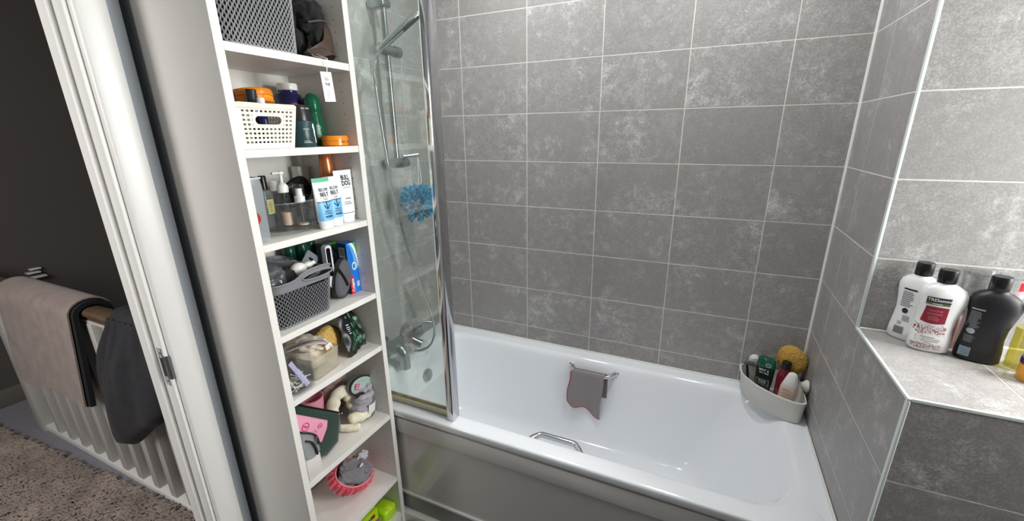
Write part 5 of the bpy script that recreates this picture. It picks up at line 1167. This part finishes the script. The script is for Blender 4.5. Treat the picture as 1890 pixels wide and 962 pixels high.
m_ = MB(); m_.grid(lambda a, b: sk(f0)(-.0215 + .039 * a - .003 * (1 - b) * (1 - a), .078 + .040 * b - .004 * (1 - a) * 0 - .0 + .003 * math.sin(a * PI) * (0 if b > .5 else -1)), 14, 8); obj('burgundy_label', m_, 'wine', t)
lt = MB(); text(lt, 'COLOUR', .0065, sk(f1), -.004, .108, .9); text(lt, 'RADIANCE', .0058, sk(f1), -.004, .100, .9); lines(lt, sk(f1), -.014, .006, .083, .095, 3, .25); obj('label_print', lt, 'coral_edge', t)
lt = MB(); rn = random.Random(2)
for k in range(330):
    u = rn.uniform(-.030, .024); v = rn.choice((rn.uniform(.046, .070), rn.gauss(.058, .008), rn.uniform(.010, .022)))
    if .024 < v < .044 or not .008 < v < .074: continue
    s_ = rn.uniform(.0006, .0013); p = sk(f0); lt.add([p(u - s_, v), p(u, v - s_), p(u + s_, v), p(u, v + s_)], [(0, 1, 2, 3)])
obj('dot_print', lt, 'wine', t, kind='stuff')
lt = lines(MB(), sk(f0), -.026, .020, .028, .042, 3, .2); text(lt, '900ml', .005, sk(f1), -.002, .0255); obj('small_print', lt, 'ink', t)
t, pr = salon('conditioner_bottle', 'white bottle showing its black printed back label, behind the burgundy one', 1.795, -.468, -.75, 'pearl_white', 2)
f0 = front(pr, .0007); lt = MB(); patch(f0, -.018, .010, .1345, .1385, 10, 1, lt); lines(lt, f0, -.018, .010, .090, .131, 9, .35, 3); lines(lt, f0, -.006, .010, .052, .068, 4, .35, 5)
lt.add([f0(-.004 + .0065 * math.cos(a), .080 + .0070 * math.sin(a)) for a in [2 * PI * i / 20 for i in range(20)]], [tuple(range(20))]); lines(lt, f0, -.014, -.004, .040, .050, 3, .3, 6); obj('back_print', lt, 'ink', t)
lt = MB()
for i in range(12): patch(f0, -.018 + i * .0018, -.018 + i * .0018 + (.0007, .0011)[i % 2], .016, .036, 1, 3, lt)
obj('barcode', lt, 'ink', t)
t, pr = salon('shampoo_bottle', 'matt black bottle with white printed back label on the tiled ledge', 1.902, -.540, -.22, 'matt_black', 3)
f0 = front(pr, .0007); f1 = front(pr, .0012); lt = MB(); patch(f0, -.034, -.014, .1265, .1295, 8, 1, lt); lines(lt, f0, -.0335, -.015, .082, .123, 12, .28, 3); lt.add([f0(-.0255 + .0062 * math.cos(a), .074 + .0068 * math.sin(a)) for a in [2 * PI * i / 20 for i in range(20)]], [tuple(range(20))]); lines(lt, f0, -.0325, -.016, .046, .064, 6, .25, 8); obj('back_print', lt, 'print_grey', t); lt = patch(f0, -.034, -.017, .012, .034, 6, 3); obj('barcode_panel', lt, 'print_blue', t)
lt = MB()
for i in range(9): patch(f1, -.033, -.018, .0135 + i * .0022, .0143 + i * .0022, 4, 1, lt)
obj('barcode', lt, 'ink', t)
t = thing('brown_bottle', 'low brown bottle tucked between the white and black ones', 'bottle', (1.866, -.482, LZ + .0004)); obj('body', MB().lathe([(.017, 0), (.019, .004), (.019, .085), (.009, .10), (.009, .105)], 28), 'cocoa', t, 50); obj('cap', MB().lathe([(.011, .105), (.011, .120), (.001, .121)], 24), 'black', t, 40)
for x, y, lab, pk in ((1.893, -.475, 'left of two clear lidded beakers standing behind the black bottle', 0), (1.953, -.478, 'right of two clear beakers behind the black bottle, pink print showing', 1)):
    t = thing('clear_beaker', lab, 'beaker', (x, y, LZ + .0004))
    obj('cup', MB().lathe([(.022, 0), (.024, .003), (.027, .196), (.0255, .196), (.0225, .006), (.001, .006)], 36), 'clear', t, 50); obj('lid', MB().lathe([(.0275, .190), (.0275, .204), (.025, .207), (.001, .207)], 36), 'clear', t, 40)
    if pk: obj('pink_print', patch(lambda u, v: (.0268 * math.sin(u), -.0268 * math.cos(u), v), -.1, .45, .12, .19, 6, 2), 'pale_pink', t); obj('red_print', patch(lambda u, v: (.0271 * math.sin(u), -.0271 * math.cos(u), v), .0, .3, .165, .185, 4, 1), 'paste_red', t)
M['oil'] = clear('yellow_oil', '#ebe4a0', .22, '#d5c967', .05, .15); px('oil_yellow', '#cfc24a', rough=.2); px('violet', '#3c2a6b', rough=.3); px('honey', '#d99a35', rough=.25)
t = thing('oil_bottle', 'clear bottle of yellow bath oil with pale cap at the right edge of the ledge', 'bottle', (1.972, -.560, LZ + .0004), .3)
pr = [(0, .026, .022, 2.6), (.004, .030, .026, 2.6), (.10, .030, .026, 2.6), (.125, .024, .022, 2.4), (.132, .014, .014, 2), (.138, .013, .013, 2)]
obj('body', body(pr, 36), 'clear', t, 50); obj('oil', body([(.004, .0275, .0235, 2.6), (.098, .0275, .0235, 2.6)], 36), 'oil', t, 40); obj('cap', MB().lathe([(.0155, .136), (.0165, .138), (.0165, .158), (.015, .160), (.001, .160)], 28), 'mint_mesh', t, 40)
lt = lines(MB(), front(pr, .0007), -.006, .018, .045, .085, 6, .35); obj('lettering', lt, 'ink', t)
t = thing('honey_jar', 'small honey coloured jar with violet lid in front of the yellow oil bottle', 'jar', (1.962, -.617, LZ + .0004))
obj('jar', MB().lathe([(.022, 0), (.024, .003), (.024, .035), (.022, .038)], 32), 'honey', t, 50); obj('lid', MB().lathe([(.0235, .038), (.0245, .039), (.0245, .052), (.001, .053)], 32), 'violet', t, 40)
